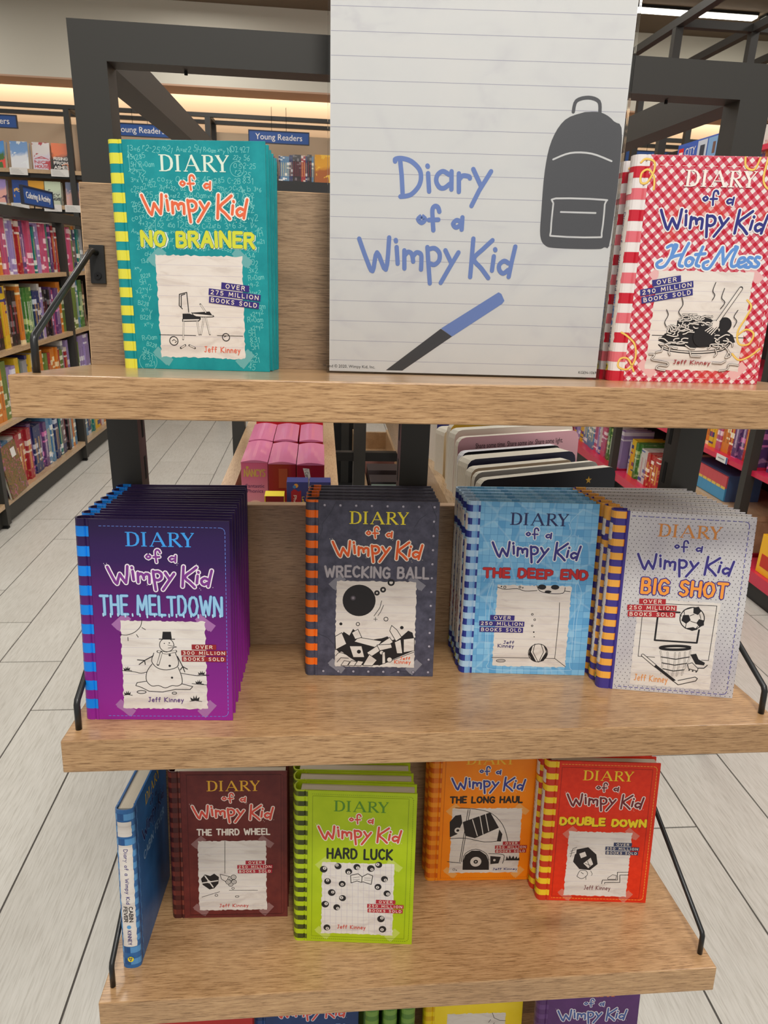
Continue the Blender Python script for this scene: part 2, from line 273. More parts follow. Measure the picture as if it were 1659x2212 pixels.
DRAW={
'charcoal':'''c 19 k 57.4,93;r 1.5/2.2 k 77.7,102.4;r 1.5/2.4 k 84.7,106.4;r 1.5/3.1 k 93.7,115.2;s 0.45 k 83.4,93 81.4,84.4 75,74.5;s 0.45 k 85.7,87.7 82.6,79.8 79.6,75.1;c 1.8 k 36.8,64.3;c 2.1 k 107.6,60.7;r 0.6/2 k 56.5,64.4;r 0.6/2.4 k 88.9,70.9;s 0.4 k 74.6,70.7 79,70.5;s 0.4 k 76.7,73 76.8,68.4;p 0 k 30,34.8 31,41.8 34.8,46.6 40.2,54.8 46.9,50.2 51.1,58.5 55.6,53.9 62.4,47 69.1,44.7 84.5,47.3 91.1,49.7 96.7,45.1 106.6,48.8 115.2,57.1 120.2,54.8 122.1,47.8 121.6,30.1 96.4,14.3 63,13.3 47.3,23.2 38.4,25.4;p 0 w 52.5,42.7 57.4,48.1 84.6,43.8 79.2,35.4;s 0.5 k 52.5,42.7 57.4,48.1 84.6,43.8 79.2,35.4 52.5,42.7;p 0 w 67.7,29.4 93.9,48.6 97.9,42.8 71.7,23.5;s 0.5 k 67.7,29.4 93.9,48.6 97.9,42.8 71.7,23.5 67.7,29.4;p 0 w 30.4,48.8 38,53.6 43.7,39.7 31.1,32.4;s 0.5 k 30.4,48.8 38,53.6 43.7,39.7 31.1,32.4 30.4,48.8;p 0 w 49.6,53.8 56.7,58 61.2,48.1 53.6,45.7;s 0.5 k 49.6,53.8 56.7,58 61.2,48.1 53.6,45.7 49.6,53.8;p 0 w 93.6,56.8 95.7,63.2 101.9,58 107.7,48.8 101.2,44;s 0.5 k 93.6,56.8 95.7,63.2 101.9,58 107.7,48.8 101.2,44 93.6,56.8;p 0 w 110,46.5 122.7,48.4 123.2,32.5 110.5,30;s 0.5 k 110,46.5 122.7,48.4 123.2,32.5 110.5,30 110,46.5;p 0 w 99.6,42.8 106.7,46.4 109.4,28.8 102.7,28.7;s 0.5 k 99.6,42.8 106.7,46.4 109.4,28.8 102.7,28.7 99.6,42.8;p 0 w 47.1,37.3 61.4,37.5 65,23.4 51.7,23.2;s 0.5 k 47.1,37.3 61.4,37.5 65,23.4 51.7,23.2 47.1,37.3;p 0 w 63,13.3 70.5,27.1 79.6,20.1 74.2,12.9;s 0.5 k 63,13.3 70.5,27.1 79.6,20.1 74.2,12.9 63,13.3;p 0 w 79.1,39 95.7,40.4 97,35.7 82.6,31.9;s 0.5 k 79.1,39 95.7,40.4 97,35.7 82.6,31.9 79.1,39;c 2.4 k 58.3,30.4;c 2.2 w 84.9,29.6;p 0 w 30.2,12.9 30.6,27.7 38.3,30.2 47.3,23.2 56.3,16.2 56.3,12.6;p 0 w 82,13.6 122.6,32.5 123.4,11.1 82,12.4;s 0.5 k 82,13.6 122.7,30.7;s 0.5 k 31.2,24.7 35,28.9 40.6,27.8 48.4,24.4;s 0.5 k 32.9,17.1 37.3,22.5 46.2,22;p 0 w 37.4,13 41.2,19 47.9,17.9 44.7,12.5;s 0.45 k 37.4,13 41.2,19 47.9,17.9 44.7,12.5 37.4,13;p 0 w 45.8,13.1 49.6,19.1 56.3,18 53,12.6;s 0.45 k 45.8,13.1 49.6,19.1 56.3,18 53,12.6 45.8,13.1;p 0 w 53.6,13.2 57.3,19.2 64,18.1 60.8,12.7;s 0.45 k 53.6,13.2 57.3,19.2 64,18.1 60.8,12.7 53.6,13.2;p 0 w 85.5,29.6 88.8,30.9 89.7,16.6 85.8,15.4;s 0.5 k 85.5,29.6 88.8,30.9 89.7,16.6 85.8,15.4 85.5,29.6;c 3.1 w 94.3,20.9;r 0.5/3.1 k 94.3,20.9''',
'purple':'''s 0.45 k 57.7,107.9 56.1,101.1 49.9,94.7 41.8,91.7 35.5,92.4;s 0.45 k 57.4,99.7 60.9,97.6;s 0.45 k 51.8,92.3 53.4,89.5;s 0.45 k 43.1,89.3 43.2,85.7;s 0.45 k 35.7,53.8 48.1,52.5 54.8,51.1 61.5,52.9;s 0.45 k 93.7,51.6 103.1,50.2 111.2,48.9 122.7,49.7;s 0.45 k 105.5,40.4 120.4,39;p 0 w 59.8,42.5 50.3,40.9 48.8,37.3 54.1,35.9 62,31.6 75.5,31 89.1,34 104,34.2 106.1,37.1 95.4,40;s 0.5 k 59.8,42.5 50.3,40.9 48.8,37.7 54.1,35.9 62,31.6 75.5,31 89.1,34 103.3,33.9 106.1,37.1 95.4,40;p 0 w 71.2,61.4 63.1,58.4 60.1,51.2 59.8,42.5 65,37.4 78.4,35.4 90.6,37.7 95.4,40.7 95,48.7 91.9,58 87.3,61.6;s 0.5 k 65.9,61.1 61.6,54.8 59.8,49.7 60,42.5 65,37.4 71.7,38 78.4,35.4 85.2,38.1 90.6,37.7 95.4,40.7 95,48.7 91.9,58;p 0 w 68.3,72.9 65.7,64.2 71.1,57.1 80.4,55 90.6,58 92.5,64.5 89.7,73.1;s 0.5 k 68.3,72.9 65.7,64.2 71.1,57.1 80.4,55 90.6,58 92.5,64.5 89.7,73.1;c 7.1 w 81.3,81.6;r 0.5/7.1 k 81.3,81.6;p 0 k 76.9,87.9 77.8,95.7 86,95.8 86.6,88.1;s 0.9 k 74.2,87.8 89.5,87.9;p 0 w 82.6,81.6 91.2,79.6 82.8,78.5;s 0.35 k 82.6,81.6 91.2,79.6 82.8,78.5;c 0.6 k 79,83.3;c 0.7 k 84,83.9;s 2.6 k 72.4,74.6 81,73 90.2,75.1;s 1.7 w 72.8,74.6 81,73 89.8,75.1;s 2.6 k 75.7,73.7 71.9,60.7;s 1.6 w 75.7,73.2 72,61.4;c 1.3 k 84,70.9;c 1.3 k 83.6,59.4;c 1.2 k 85.5,46.7;s 0.9 k 67.5,70 58.7,64.9 51.6,65.5;s 0.6 k 58.7,64.9 59.2,60.6;s 0.6 k 58.7,64.9 53.1,60.5;s 0.9 k 91.6,69.6 96.6,58.8 101.3,56;s 0.6 k 96.6,58.8 98.5,53.1;s 0.6 k 96.6,58.8 94.1,55.2;s 0.45 k 58.9,30.8 58.4,30.1 56.9,29.5 54.8,29.2 52.6,29.2 50.9,29.7 49.9,30.3 49.9,31.1 50.9,31.8 52.8,32.3 54.9,32.4 57,32.1 58.4,31.6 58.9,30.8;s 0.45 k 89.7,30 89.4,29.4 88.7,29 87.6,28.8 86.5,28.8 85.6,29.1 85.1,29.6 85.2,30.2 85.7,30.7 86.6,31 87.7,31.1 88.7,30.9 89.4,30.5 89.7,30;p 0 k 37.9,54.3 37.2,56.9 39.3,55.4 39.7,58.3 40.6,55.7 41.8,58.6 42,55.8 43.9,57.2 43.2,54.3;s 0.35 k 36.8,53.8 40.8,54.4 45.4,53.8;p 0 k 112.6,50.3 111.8,52.9 113.9,51.5 114.3,54.4 115.3,51.8 116.4,54.7 116.6,51.8 118.6,53.3 118,50.4;s 0.35 k 111.5,49.9 115.5,50.5 120.1,49.8;p 0 k 109.6,40.5 108.9,43.2 111,41.7 111.3,44.6 112.3,42 113.5,45 113.7,42 115.6,43.5 115,40.6;s 0.35 k 108.5,40.1 112.6,40.7 117.2,40;p 0 k 37.3,27.7 36.7,30.3 38.7,28.9 39.2,31.8 40.1,29.2 41.3,32.1 41.5,29.2 43.4,30.7 42.7,27.7;s 0.35 k 36.3,27.2 40.3,27.8 44.9,27.2;p 0 k 104.2,21.9 103.2,25.5 106.2,23.4 106.7,27.5 108.1,23.9 109.7,28 110,23.9 112.7,26 111.9,21.9;s 0.35 k 102.7,21.1 108.4,22 114.9,21''',
'pool':'''s 0.45 k 109.1,91.2 109.7,76.3 108.8,21.1;s 0.45 k 33.6,20.5 108.8,21.1 122,11.2;s 0.5 k 50,16.6 49.5,15.9 47.8,15.2 45.4,14.9 42.8,14.9 40.7,15.3 39.4,16 39.4,16.8 40.5,17.5 42.6,18 45.2,18.2 47.6,18 49.4,17.4 50,16.6;s 0.3 k 41,16.4 48.2,16.6;r 0.5/1.1 k 78.1,75.9;r 0.5/1.1 k 81.4,69.3;r 0.5/1 k 78.9,61.7;c 1 k 81.4,53.8;c 0.7 k 82.3,47.9;s 0.5 k 35.2,108.4 43.9,105.8 57.9,107.2 67.5,104.4 81.5,105.3;s 0.5 k 81,111.5 85.1,104.8 98.2,102.1 112.2,103.1 114,109.9;s 0.5 k 114.4,105.6 120.3,105.1;p 0 k 92,109.9 91.5,108.4 90,107.2 87.9,106.6 85.5,106.8 83.5,107.6 82.3,108.9 82.2,110.4 83.2,111.8 85.1,112.7 87.4,113 89.6,112.5 91.3,111.4 92,109.9;p 0 k 107.2,110.1 106.8,108.7 105.3,107.6 103.1,107 100.8,107.2 98.8,107.9 97.6,109.1 97.5,110.5 98.5,111.8 100.3,112.7 102.7,112.9 104.9,112.4 106.5,111.4 107.2,110.1;p 0 k 98.5,104.3 98.1,103.5 96.9,102.9 95.1,102.5 93.2,102.6 91.6,103 90.7,103.7 90.6,104.5 91.4,105.3 93,105.8 94.9,105.9 96.7,105.7 98,105.1 98.5,104.3;r 0.5/1.4 k 43.7,108.4;r 0.5/1.1 k 61.3,109.1;r 0.4/0.7 k 64.6,108.4;c 0.9 k 39.7,109.2;c 11.4 w 88.3,27.7;r 0.6/11.4 k 88.3,27.7;s 0.5 k 83.9,39 82.2,28.8 89.1,16.1;s 0.5 k 91.1,39 94.8,29.1 89.8,15.9;p 0 k 94.2,37.4 97.8,29.2 90.9,16.2 95.6,17.6 99.5,25.4 98,33.7;p 0 k 81.6,37.7 79.8,28.7 87.4,15.8 81.8,17.9 77.4,25.5 78.1,33.2''',
'grey':'''s 0.45 k 37.2,106 116.3,108.1 114.9,43.4 107.4,43.3;s 0.45 k 37.9,106 38.3,42.2 56.5,42.7;s 2 k 54.8,97.3 54.4,63 100,63.4 100.7,78.7;s 2 k 54.8,97.3 77.9,97.7;c 13 w 91.8,91.6;r 0.8/13 k 91.8,91.6;p 0 k 90.5,89.4 86,84.9 80.6,88.4 81.7,95 87.8,95.6;p 0 k 97.1,106 100.6,101.1 97.7,96.2 92.3,98 91.9,104.1;p 0 k 105.3,84.6 100.6,82.3 96.8,86.6 99.3,91.6 104.5,90.3;p 0 k 85.6,79.6 93.4,77.1 99.4,79.3 94.1,81.7;s 0.5 k 88.9,94.4 93.4,96.8;s 0.5 k 99.2,97.2 101.1,91.9;s 0.5 k 90.6,88.3 96.7,86.7;s 0.5 k 86.2,85.2 85.6,79.6;s 0.5 k 80.2,93.7 78.2,95;s 0.5 k 83.1,95.6 81.9,100.7 90.9,104.4;s 0.5 k 99,83.4 96.9,79.8;s 3 k 94.2,57.1 92.4,55.9 87.3,54.7 80,53.7 72.2,53.2 65.7,53.3 61.9,53.9 61.8,55 65.4,56.2 71.8,57.3 79.6,58.1 86.9,58.3 92.2,57.9 94.2,57.1;s 1.6 k 62.1,50.5 65.9,35.3 65.5,23.8;s 1.6 k 69.8,49.7 72.6,35.8 72.5,24.4;s 1.6 k 78.1,49.7 79,33.5 77.9,22.1;s 1.6 k 83.1,50.1 83.7,33.9 82.7,22.5;s 1.6 k 88.7,51.3 89.8,35.9 88.2,23.7;s 1.6 k 94.2,53.2 94.1,43.3 90.3,31.7;s 0.7 w 62.1,50.5 65.9,35.3 65.5,23.8;s 0.7 w 69.8,49.7 72.6,35.8 72.5,24.4;s 0.7 w 78.1,49.7 79,33.5 77.9,22.1;s 0.7 w 83.1,50.1 83.7,33.9 82.7,22.5;s 0.7 w 88.7,51.3 89.8,35.9 88.2,23.7;s 0.7 w 94.2,53.2 94.1,43.3 90.3,31.7;s 0.7 k 63.4,43.6 79.6,42.1 93.8,46.1;s 0.7 k 65.1,36.6 79.1,35 92.1,38.2;s 0.7 k 66.8,29.6 78.6,27.8 89.8,30.2;s 3.6 k 43.2,44 58.9,31.8;s 2.2 w 43.2,44 58.9,31.8;s 3.2 k 58.9,31.8 80.5,16.3;p 0 w 79.9,15.8 85.5,11.6 104,17.9 105.5,20.9 102.8,22.5 84.9,16.7;s 0.6 k 77.8,17 85.5,11.6 104,17.9 105.5,20.9 102.8,22.5 84.9,16.7;p 0 k 94.7,49 100.8,50.6 104.1,44.1 111.5,40.5 110.8,37.4 101.6,38;s 1 k 99.7,33.2 111,34 114.3,37.7;p 0 w 92.8,37.5 97.7,39.4 104.8,32.9 104.5,30 94.7,32;s 0.5 k 92.8,37.5 97.7,39.4 104.8,32.9 104.5,30 94.7,32 92.8,37.5;c 0.9 k 95.5,30.4;c 0.9 k 99.4,29.6;c 0.9 k 103.3,29''',
'green':'''s 0.2 l 34.9,111 35.7,11.8;s 0.2 l 41.8,111.3 42.7,12.1;s 0.2 l 48.6,111.5 49.7,12.3;s 0.2 l 55.5,111.8 56.7,12.6;s 0.2 l 62.3,112.1 63.6,12.9;s 0.2 l 69.1,112.3 70.6,13.2;s 0.2 l 76,112.6 77.6,13.5;s 0.2 l 82.8,112.9 84.6,13.8;s 0.2 l 89.6,113.1 91.5,14;s 0.2 l 96.5,113.4 98.5,14.3;s 0.2 l 103.3,113.6 105.5,14.6;s 0.2 l 110.1,113.9 112.5,14.9;s 0.2 l 117,114.2 119.4,15.2;c 4.7 k 33.4,103.2;c 2.2 w 34.6,104.7;r 0.3/0.6 k 34.6,105.3;r 0.3/0.6 k 34.6,104;c 4.3 k 51.2,108.1;c 2 w 49.9,109.5;r 0.3/0.5 k 49.9,110;r 0.3/0.7 k 49.9,108.8;c 4.3 k 64.5,101.2;c 2.2 w 64.5,99.8;r 0.3/0.6 k 64.5,100.4;r 0.3/0.6 k 64.5,99.1;c 4.3 k 74.5,107.9;c 2.2 w 75.7,106.6;r 0.3/0.6 k 75.7,107.1;r 0.3/0.6 k 75.7,105.9;c 4.7 k 91.9,106.5;c 2 w 93.2,105.1;r 0.3/0.5 k 93.2,105.7;r 0.3/0.6 k 93.2,104.4;c 4.3 k 101.5,111.9;c 2.2 w 100.2,112.5;r 0.3/0.6 k 100.2,113.1;r 0.3/0.6 k 100.2,111.9;c 4.3 k 38.5,86.5;c 2 w 38.5,88;r 0.3/0.5 k 38.5,88.5;r 0.3/0.6 k 38.5,87.3;c 4.3 k 56.7,83.6;c 2 w 56.7,82.9;r 0.3/0.5 k 56.7,83.4;r 0.3/0.6 k 56.7,82.2;c 4.3 k 109.1,92.4;c 2 w 110.4,91;r 0.3/0.5 k 110.4,91.6;r 0.3/0.6 k 110.4,90.3;c 4.3 k 101.4,81.1;c 2 w 100.8,80.4;r 0.3/0.5 k 100.8,80.9;r 0.3/0.6 k 100.8,79.6;c 4.7 k 43.8,70.9;c 2 w 45.1,71.6;r 0.3/0.6 k 45,72.2;r 0.3/0.6 k 45.1,70.9;c 4.3 k 112.8,72.3;c 2.2 w 114,71.6;r 0.3/0.6 k 114,72.2;r 0.3/0.6 k 114.1,70.9;c 4.3 k 57.5,63.6;c 2.2 w 56.2,64.2;r 0.3/0.6 k 56.2,64.8;r 0.3/0.6 k 56.2,63.5;c 4.7 k 35.8,54.1;c 2.2 w 37.1,54.9;r 0.3/0.5 k 37.1,55.5;r 0.3/0.6 k 37.1,54.2;c 4.3 k 50.4,50.3;c 2 w 51.7,48.9;r 0.3/0.5 k 51.7,49.5;r 0.3/0.6 k 51.7,48.2;c 4.7 k 106.2,35.7;c 2.2 w 107.4,37.2;r 0.3/0.6 k 107.4,37.7;r 0.3/0.6 k 107.5,36.4;c 4.3 k 38.4,20.9;c 2.2 w 39,19.5;r 0.3/0.6 k 39,20.1;r 0.3/0.6 k 39,18.8;c 4.7 k 108.6,21.1;c 2.2 w 108,20.4;r 0.3/0.6 k 108,21;r 0.3/0.6 k 108,19.7;p 0 w 67,96.1 76.3,98.6 81.3,94.6 88.1,99 94.4,96.5 92.8,84.4 82.7,87.6 80.3,86.8 75.2,88.7 67.8,85.6;s 0.6 k 67,96.1 76.3,98.6 81.3,94.6 88.1,99 94.4,96.5 92.8,84.4 82.7,87.6 80.3,86.8 75.2,88.7 67.8,85.6 67,96.1;s 0.9 k 81.3,94.6 80.9,87.1;s 0.3 k 69.5,92.7 78.2,94.4;s 0.3 k 69.6,89.9 78.3,91.2;s 0.3 k 83.9,93.3 92,93.1;s 0.3 k 83.9,90.4 92.1,90''',
'brown':'''s 0.45 k 35.2,31.2 58.1,38.7;s 0.45 k 70.6,40.7 107.3,40.1;s 0.45 k 66.3,112.6 65.4,65.8;p 0 k 45.3,42.3 36.5,49.4 34.6,58.1 39.8,64.5 46.5,62.2 51.8,65.5 57.7,60.3 56.8,50.8 51.4,44;s 1.6 w 39.8,62.3 49.9,45.7;s 1.6 w 36.5,52 56.1,55.1;c 2.1 w 44.8,53.6;s 0.45 k 55.7,33.5 55.5,32.8 54.9,32.2 54,32 53.2,32.1 52.5,32.5 52.1,33.2 52.1,33.9 52.5,34.6 53.3,35 54.1,35.1 54.9,34.8 55.5,34.2 55.7,33.5;s 0.45 k 77.2,43.5 77,42.9 76.4,42.4 75.7,42.2 74.9,42.3 74.3,42.7 73.9,43.3 73.9,43.9 74.3,44.5 74.9,44.9 75.7,44.9 76.5,44.7 77,44.2 77.2,43.5;s 0.45 k 83,31.3 82.8,30.7 82,30.3 80.9,30.1 79.7,30.2 78.8,30.5 78.3,31.1 78.3,31.6 78.8,32.1 79.8,32.5 80.9,32.5 82,32.3 82.8,31.8 83,31.3;p 0 w 59.3,64.5 71.3,60.9 66.6,53.2 60.7,57.6;s 0.5 k 59.3,64.5 71.3,60.9 66.6,53.2 60.7,57.6 59.3,64.5;c 3 w 72,57.5;r 0.6/3 k 72,57.5;r 0.4/1.3 k 72,57.5;c 3.2 w 76.5,60;r 0.6/3.2 k 76.5,60;r 0.4/1.4 k 76.5,60;c 3 w 72.6,49.7;r 0.6/3 k 72.6,49.7;r 0.4/1.3 k 72.6,49.7;c 3 w 76.9,53.1;r 0.6/3 k 76.9,53.1;r 0.4/1.3 k 76.9,53.1;c 3.2 w 69.6,53.2;r 0.6/3.2 k 69.6,53.2;r 0.4/1.4 k 69.6,53.2''',
'orange':'''p 0 k 26.2,94.5 33.8,104.6 41.7,105.8 43.9,93 37.5,75.1 27.3,70.1;c 4.6 w 38.1,81;c 2.1 k 38.1,81;p 0 k 44.5,94.3 82.2,109.2 95.8,84.7 62.9,68.3 49,72.4;s 0.8 w 57.9,98 66.1,72.2;s 0.8 w 67.8,104.3 74,74.7;s 0.8 w 75.6,106.7 81.7,79.8;s 0.6 k 33.2,116.8 60.4,114.5 83.5,107.9 100.5,89.8 108.7,67.8 110.1,53.5;s 0.6 k 27.6,68 49.2,68.5 77,62.2 99.8,64;s 0.6 k 53.7,113.8 45.4,30.7;s 0.6 k 51,113.8 43.1,30.8;p 0 k 96.4,82.2 101.4,74.4 99.9,62.7 94.1,62.8;s 0.6 k 25.8,31 44.8,28.6;s 0.6 k 47.7,30.7 50.5,43.8 65,50.9 80.3,43.4 84.4,32.8;p 0 k 47.9,17.5 47.7,30.7 50.6,41.2 59.4,48.4 70.9,48.2 80.5,40.8 84.8,30.2 85.6,16.9;c 8.3 w 66.1,30.4;r 0.6/8.3 k 66.1,30.4;c 3.2 k 66.1,30.4;c 1.2 w 66.1,30.4;s 0.6 k 83.8,43.3 103.5,41.8 106.1,36.5 104.4,27.3;p 0 k 86.3,39.4 101.4,37.8 98.6,27.3 87.1,26.2;c 1.8 w 92.5,32.7;s 0.5 k 106.4,32.5 128.4,32.2;r 0.4/1.6 k 35.6,18.2;c 0.9 k 39.1,17.1;p 0 k 108.7,31.9 109.6,39 112.2,34.5 114,40.3 116.6,35 119.3,39.7 121.3,34.4 124,38.8 125.2,34.4 127.8,37 128.2,31.7''',
'red':'''p 0 k 44.3,79.6 60.4,83.8 72.2,73.1 75.2,58.3 65.5,48.8 51,50 41.6,61;p 0 w 55.8,58.9 65,67.9 69.1,58.1 63,51.7;s 0.5 k 58,59 67.1,55.5;s 0.5 k 61,62.8 65.1,53;p 0 w 49.1,73.6 56.6,76.8 59.3,70.2 51.9,66.7;s 0.6 k 118.5,47.2 103.1,46.7 104.2,34.7 83.9,34.1 83.1,28.2;s 0.6 k 118.9,43 106.8,42.6 107.8,31.1 87.3,30.4 87.1,28.4;s 0.5 k 48.6,38.7 52.3,47.6 60,47.8 62.7,41.7 55.6,35.2 48.6,38.7;s 0.5 k 53.6,45.1 57.1,42.7;s 0.4 k 61.2,34.1 60.7,39.1;s 0.4 k 66.6,48 69.2,43.1 68.3,40.6;p 0 w 37.5,68.3 39.8,80.7 45.1,83.3 44.8,73.5;s 0.4 k 37.5,68.3 39.8,80.7 45.1,83.3;s 0.4 k 36,73.2 42.4,75.4;s 0.4 k 36.8,76.9 43.2,79.6;s 0.45 k 90.7,37.5 96.8,42.8 102.4,41.7 101.9,35.9 90.9,35.5 90.7,37.5''',
'teal':'''s 0.45 k 35.5,33.6 72.2,33.8;s 0.45 k 93.9,34.3 119.6,34.3;s 0.6 k 60,59.1 57,62.2 57.8,72.8 65.2,74.7 66.2,56.1;s 0.6 k 59,61.2 59.6,71.9 63.4,73.1;p 0 k 59.9,54.5 66.7,54.8 77.9,51.4 77.9,50.1 59.7,49.4;p 0 w 59.7,49.4 77.9,50.1 75.5,47.9 59.6,47.2;s 0.6 k 59.7,49.4 77.9,50.1 75.8,47.9 59.6,47.2 59.7,49.4;s 1.6 k 60.7,47 59.1,29.7;s 0.7 w 60.7,46.8 59.1,30.1;s 1.6 k 74.2,47.6 75.7,34.8;s 0.7 w 74.2,47.4 75.7,35.2;p 0 k 69.2,55.7 87.2,57.2 90,53.2 73.4,53.2;p 0 w 69.2,54.9 90,53.4 89.9,52.2 73.4,51.9;s 0.5 k 69.2,55.7 73.4,52.1 90,52.2 90.2,53.6;s 1.6 k 81.3,51.5 77.4,34.9;s 0.7 w 81.3,51.3 77.5,35.3;s 1.6 k 83,51.6 86.5,35.3;s 0.7 w 83.1,51.4 86.6,35.7;s 1.6 k 78.3,63.9 83.9,55.5;s 0.7 w 78.6,63.4 83.3,56.3;r 0.6/4.2 k 49.6,28;s 0.4 k 47.9,28.1 49.7,29.3 51.4,28.3;s 0.4 k 50.7,26.3 52.5,27.8;r 0.6/3.6 k 102.7,32.9;s 0.4 k 100.7,33.1 103.1,34.3;s 1.9 k 56.3,21.3 61,24.1;s 0.8 w 57.2,21.8 60.5,23.7;s 1.9 k 65.2,24.1 70.7,21.6;s 0.8 w 65.8,23.8 70.1,21.9''',
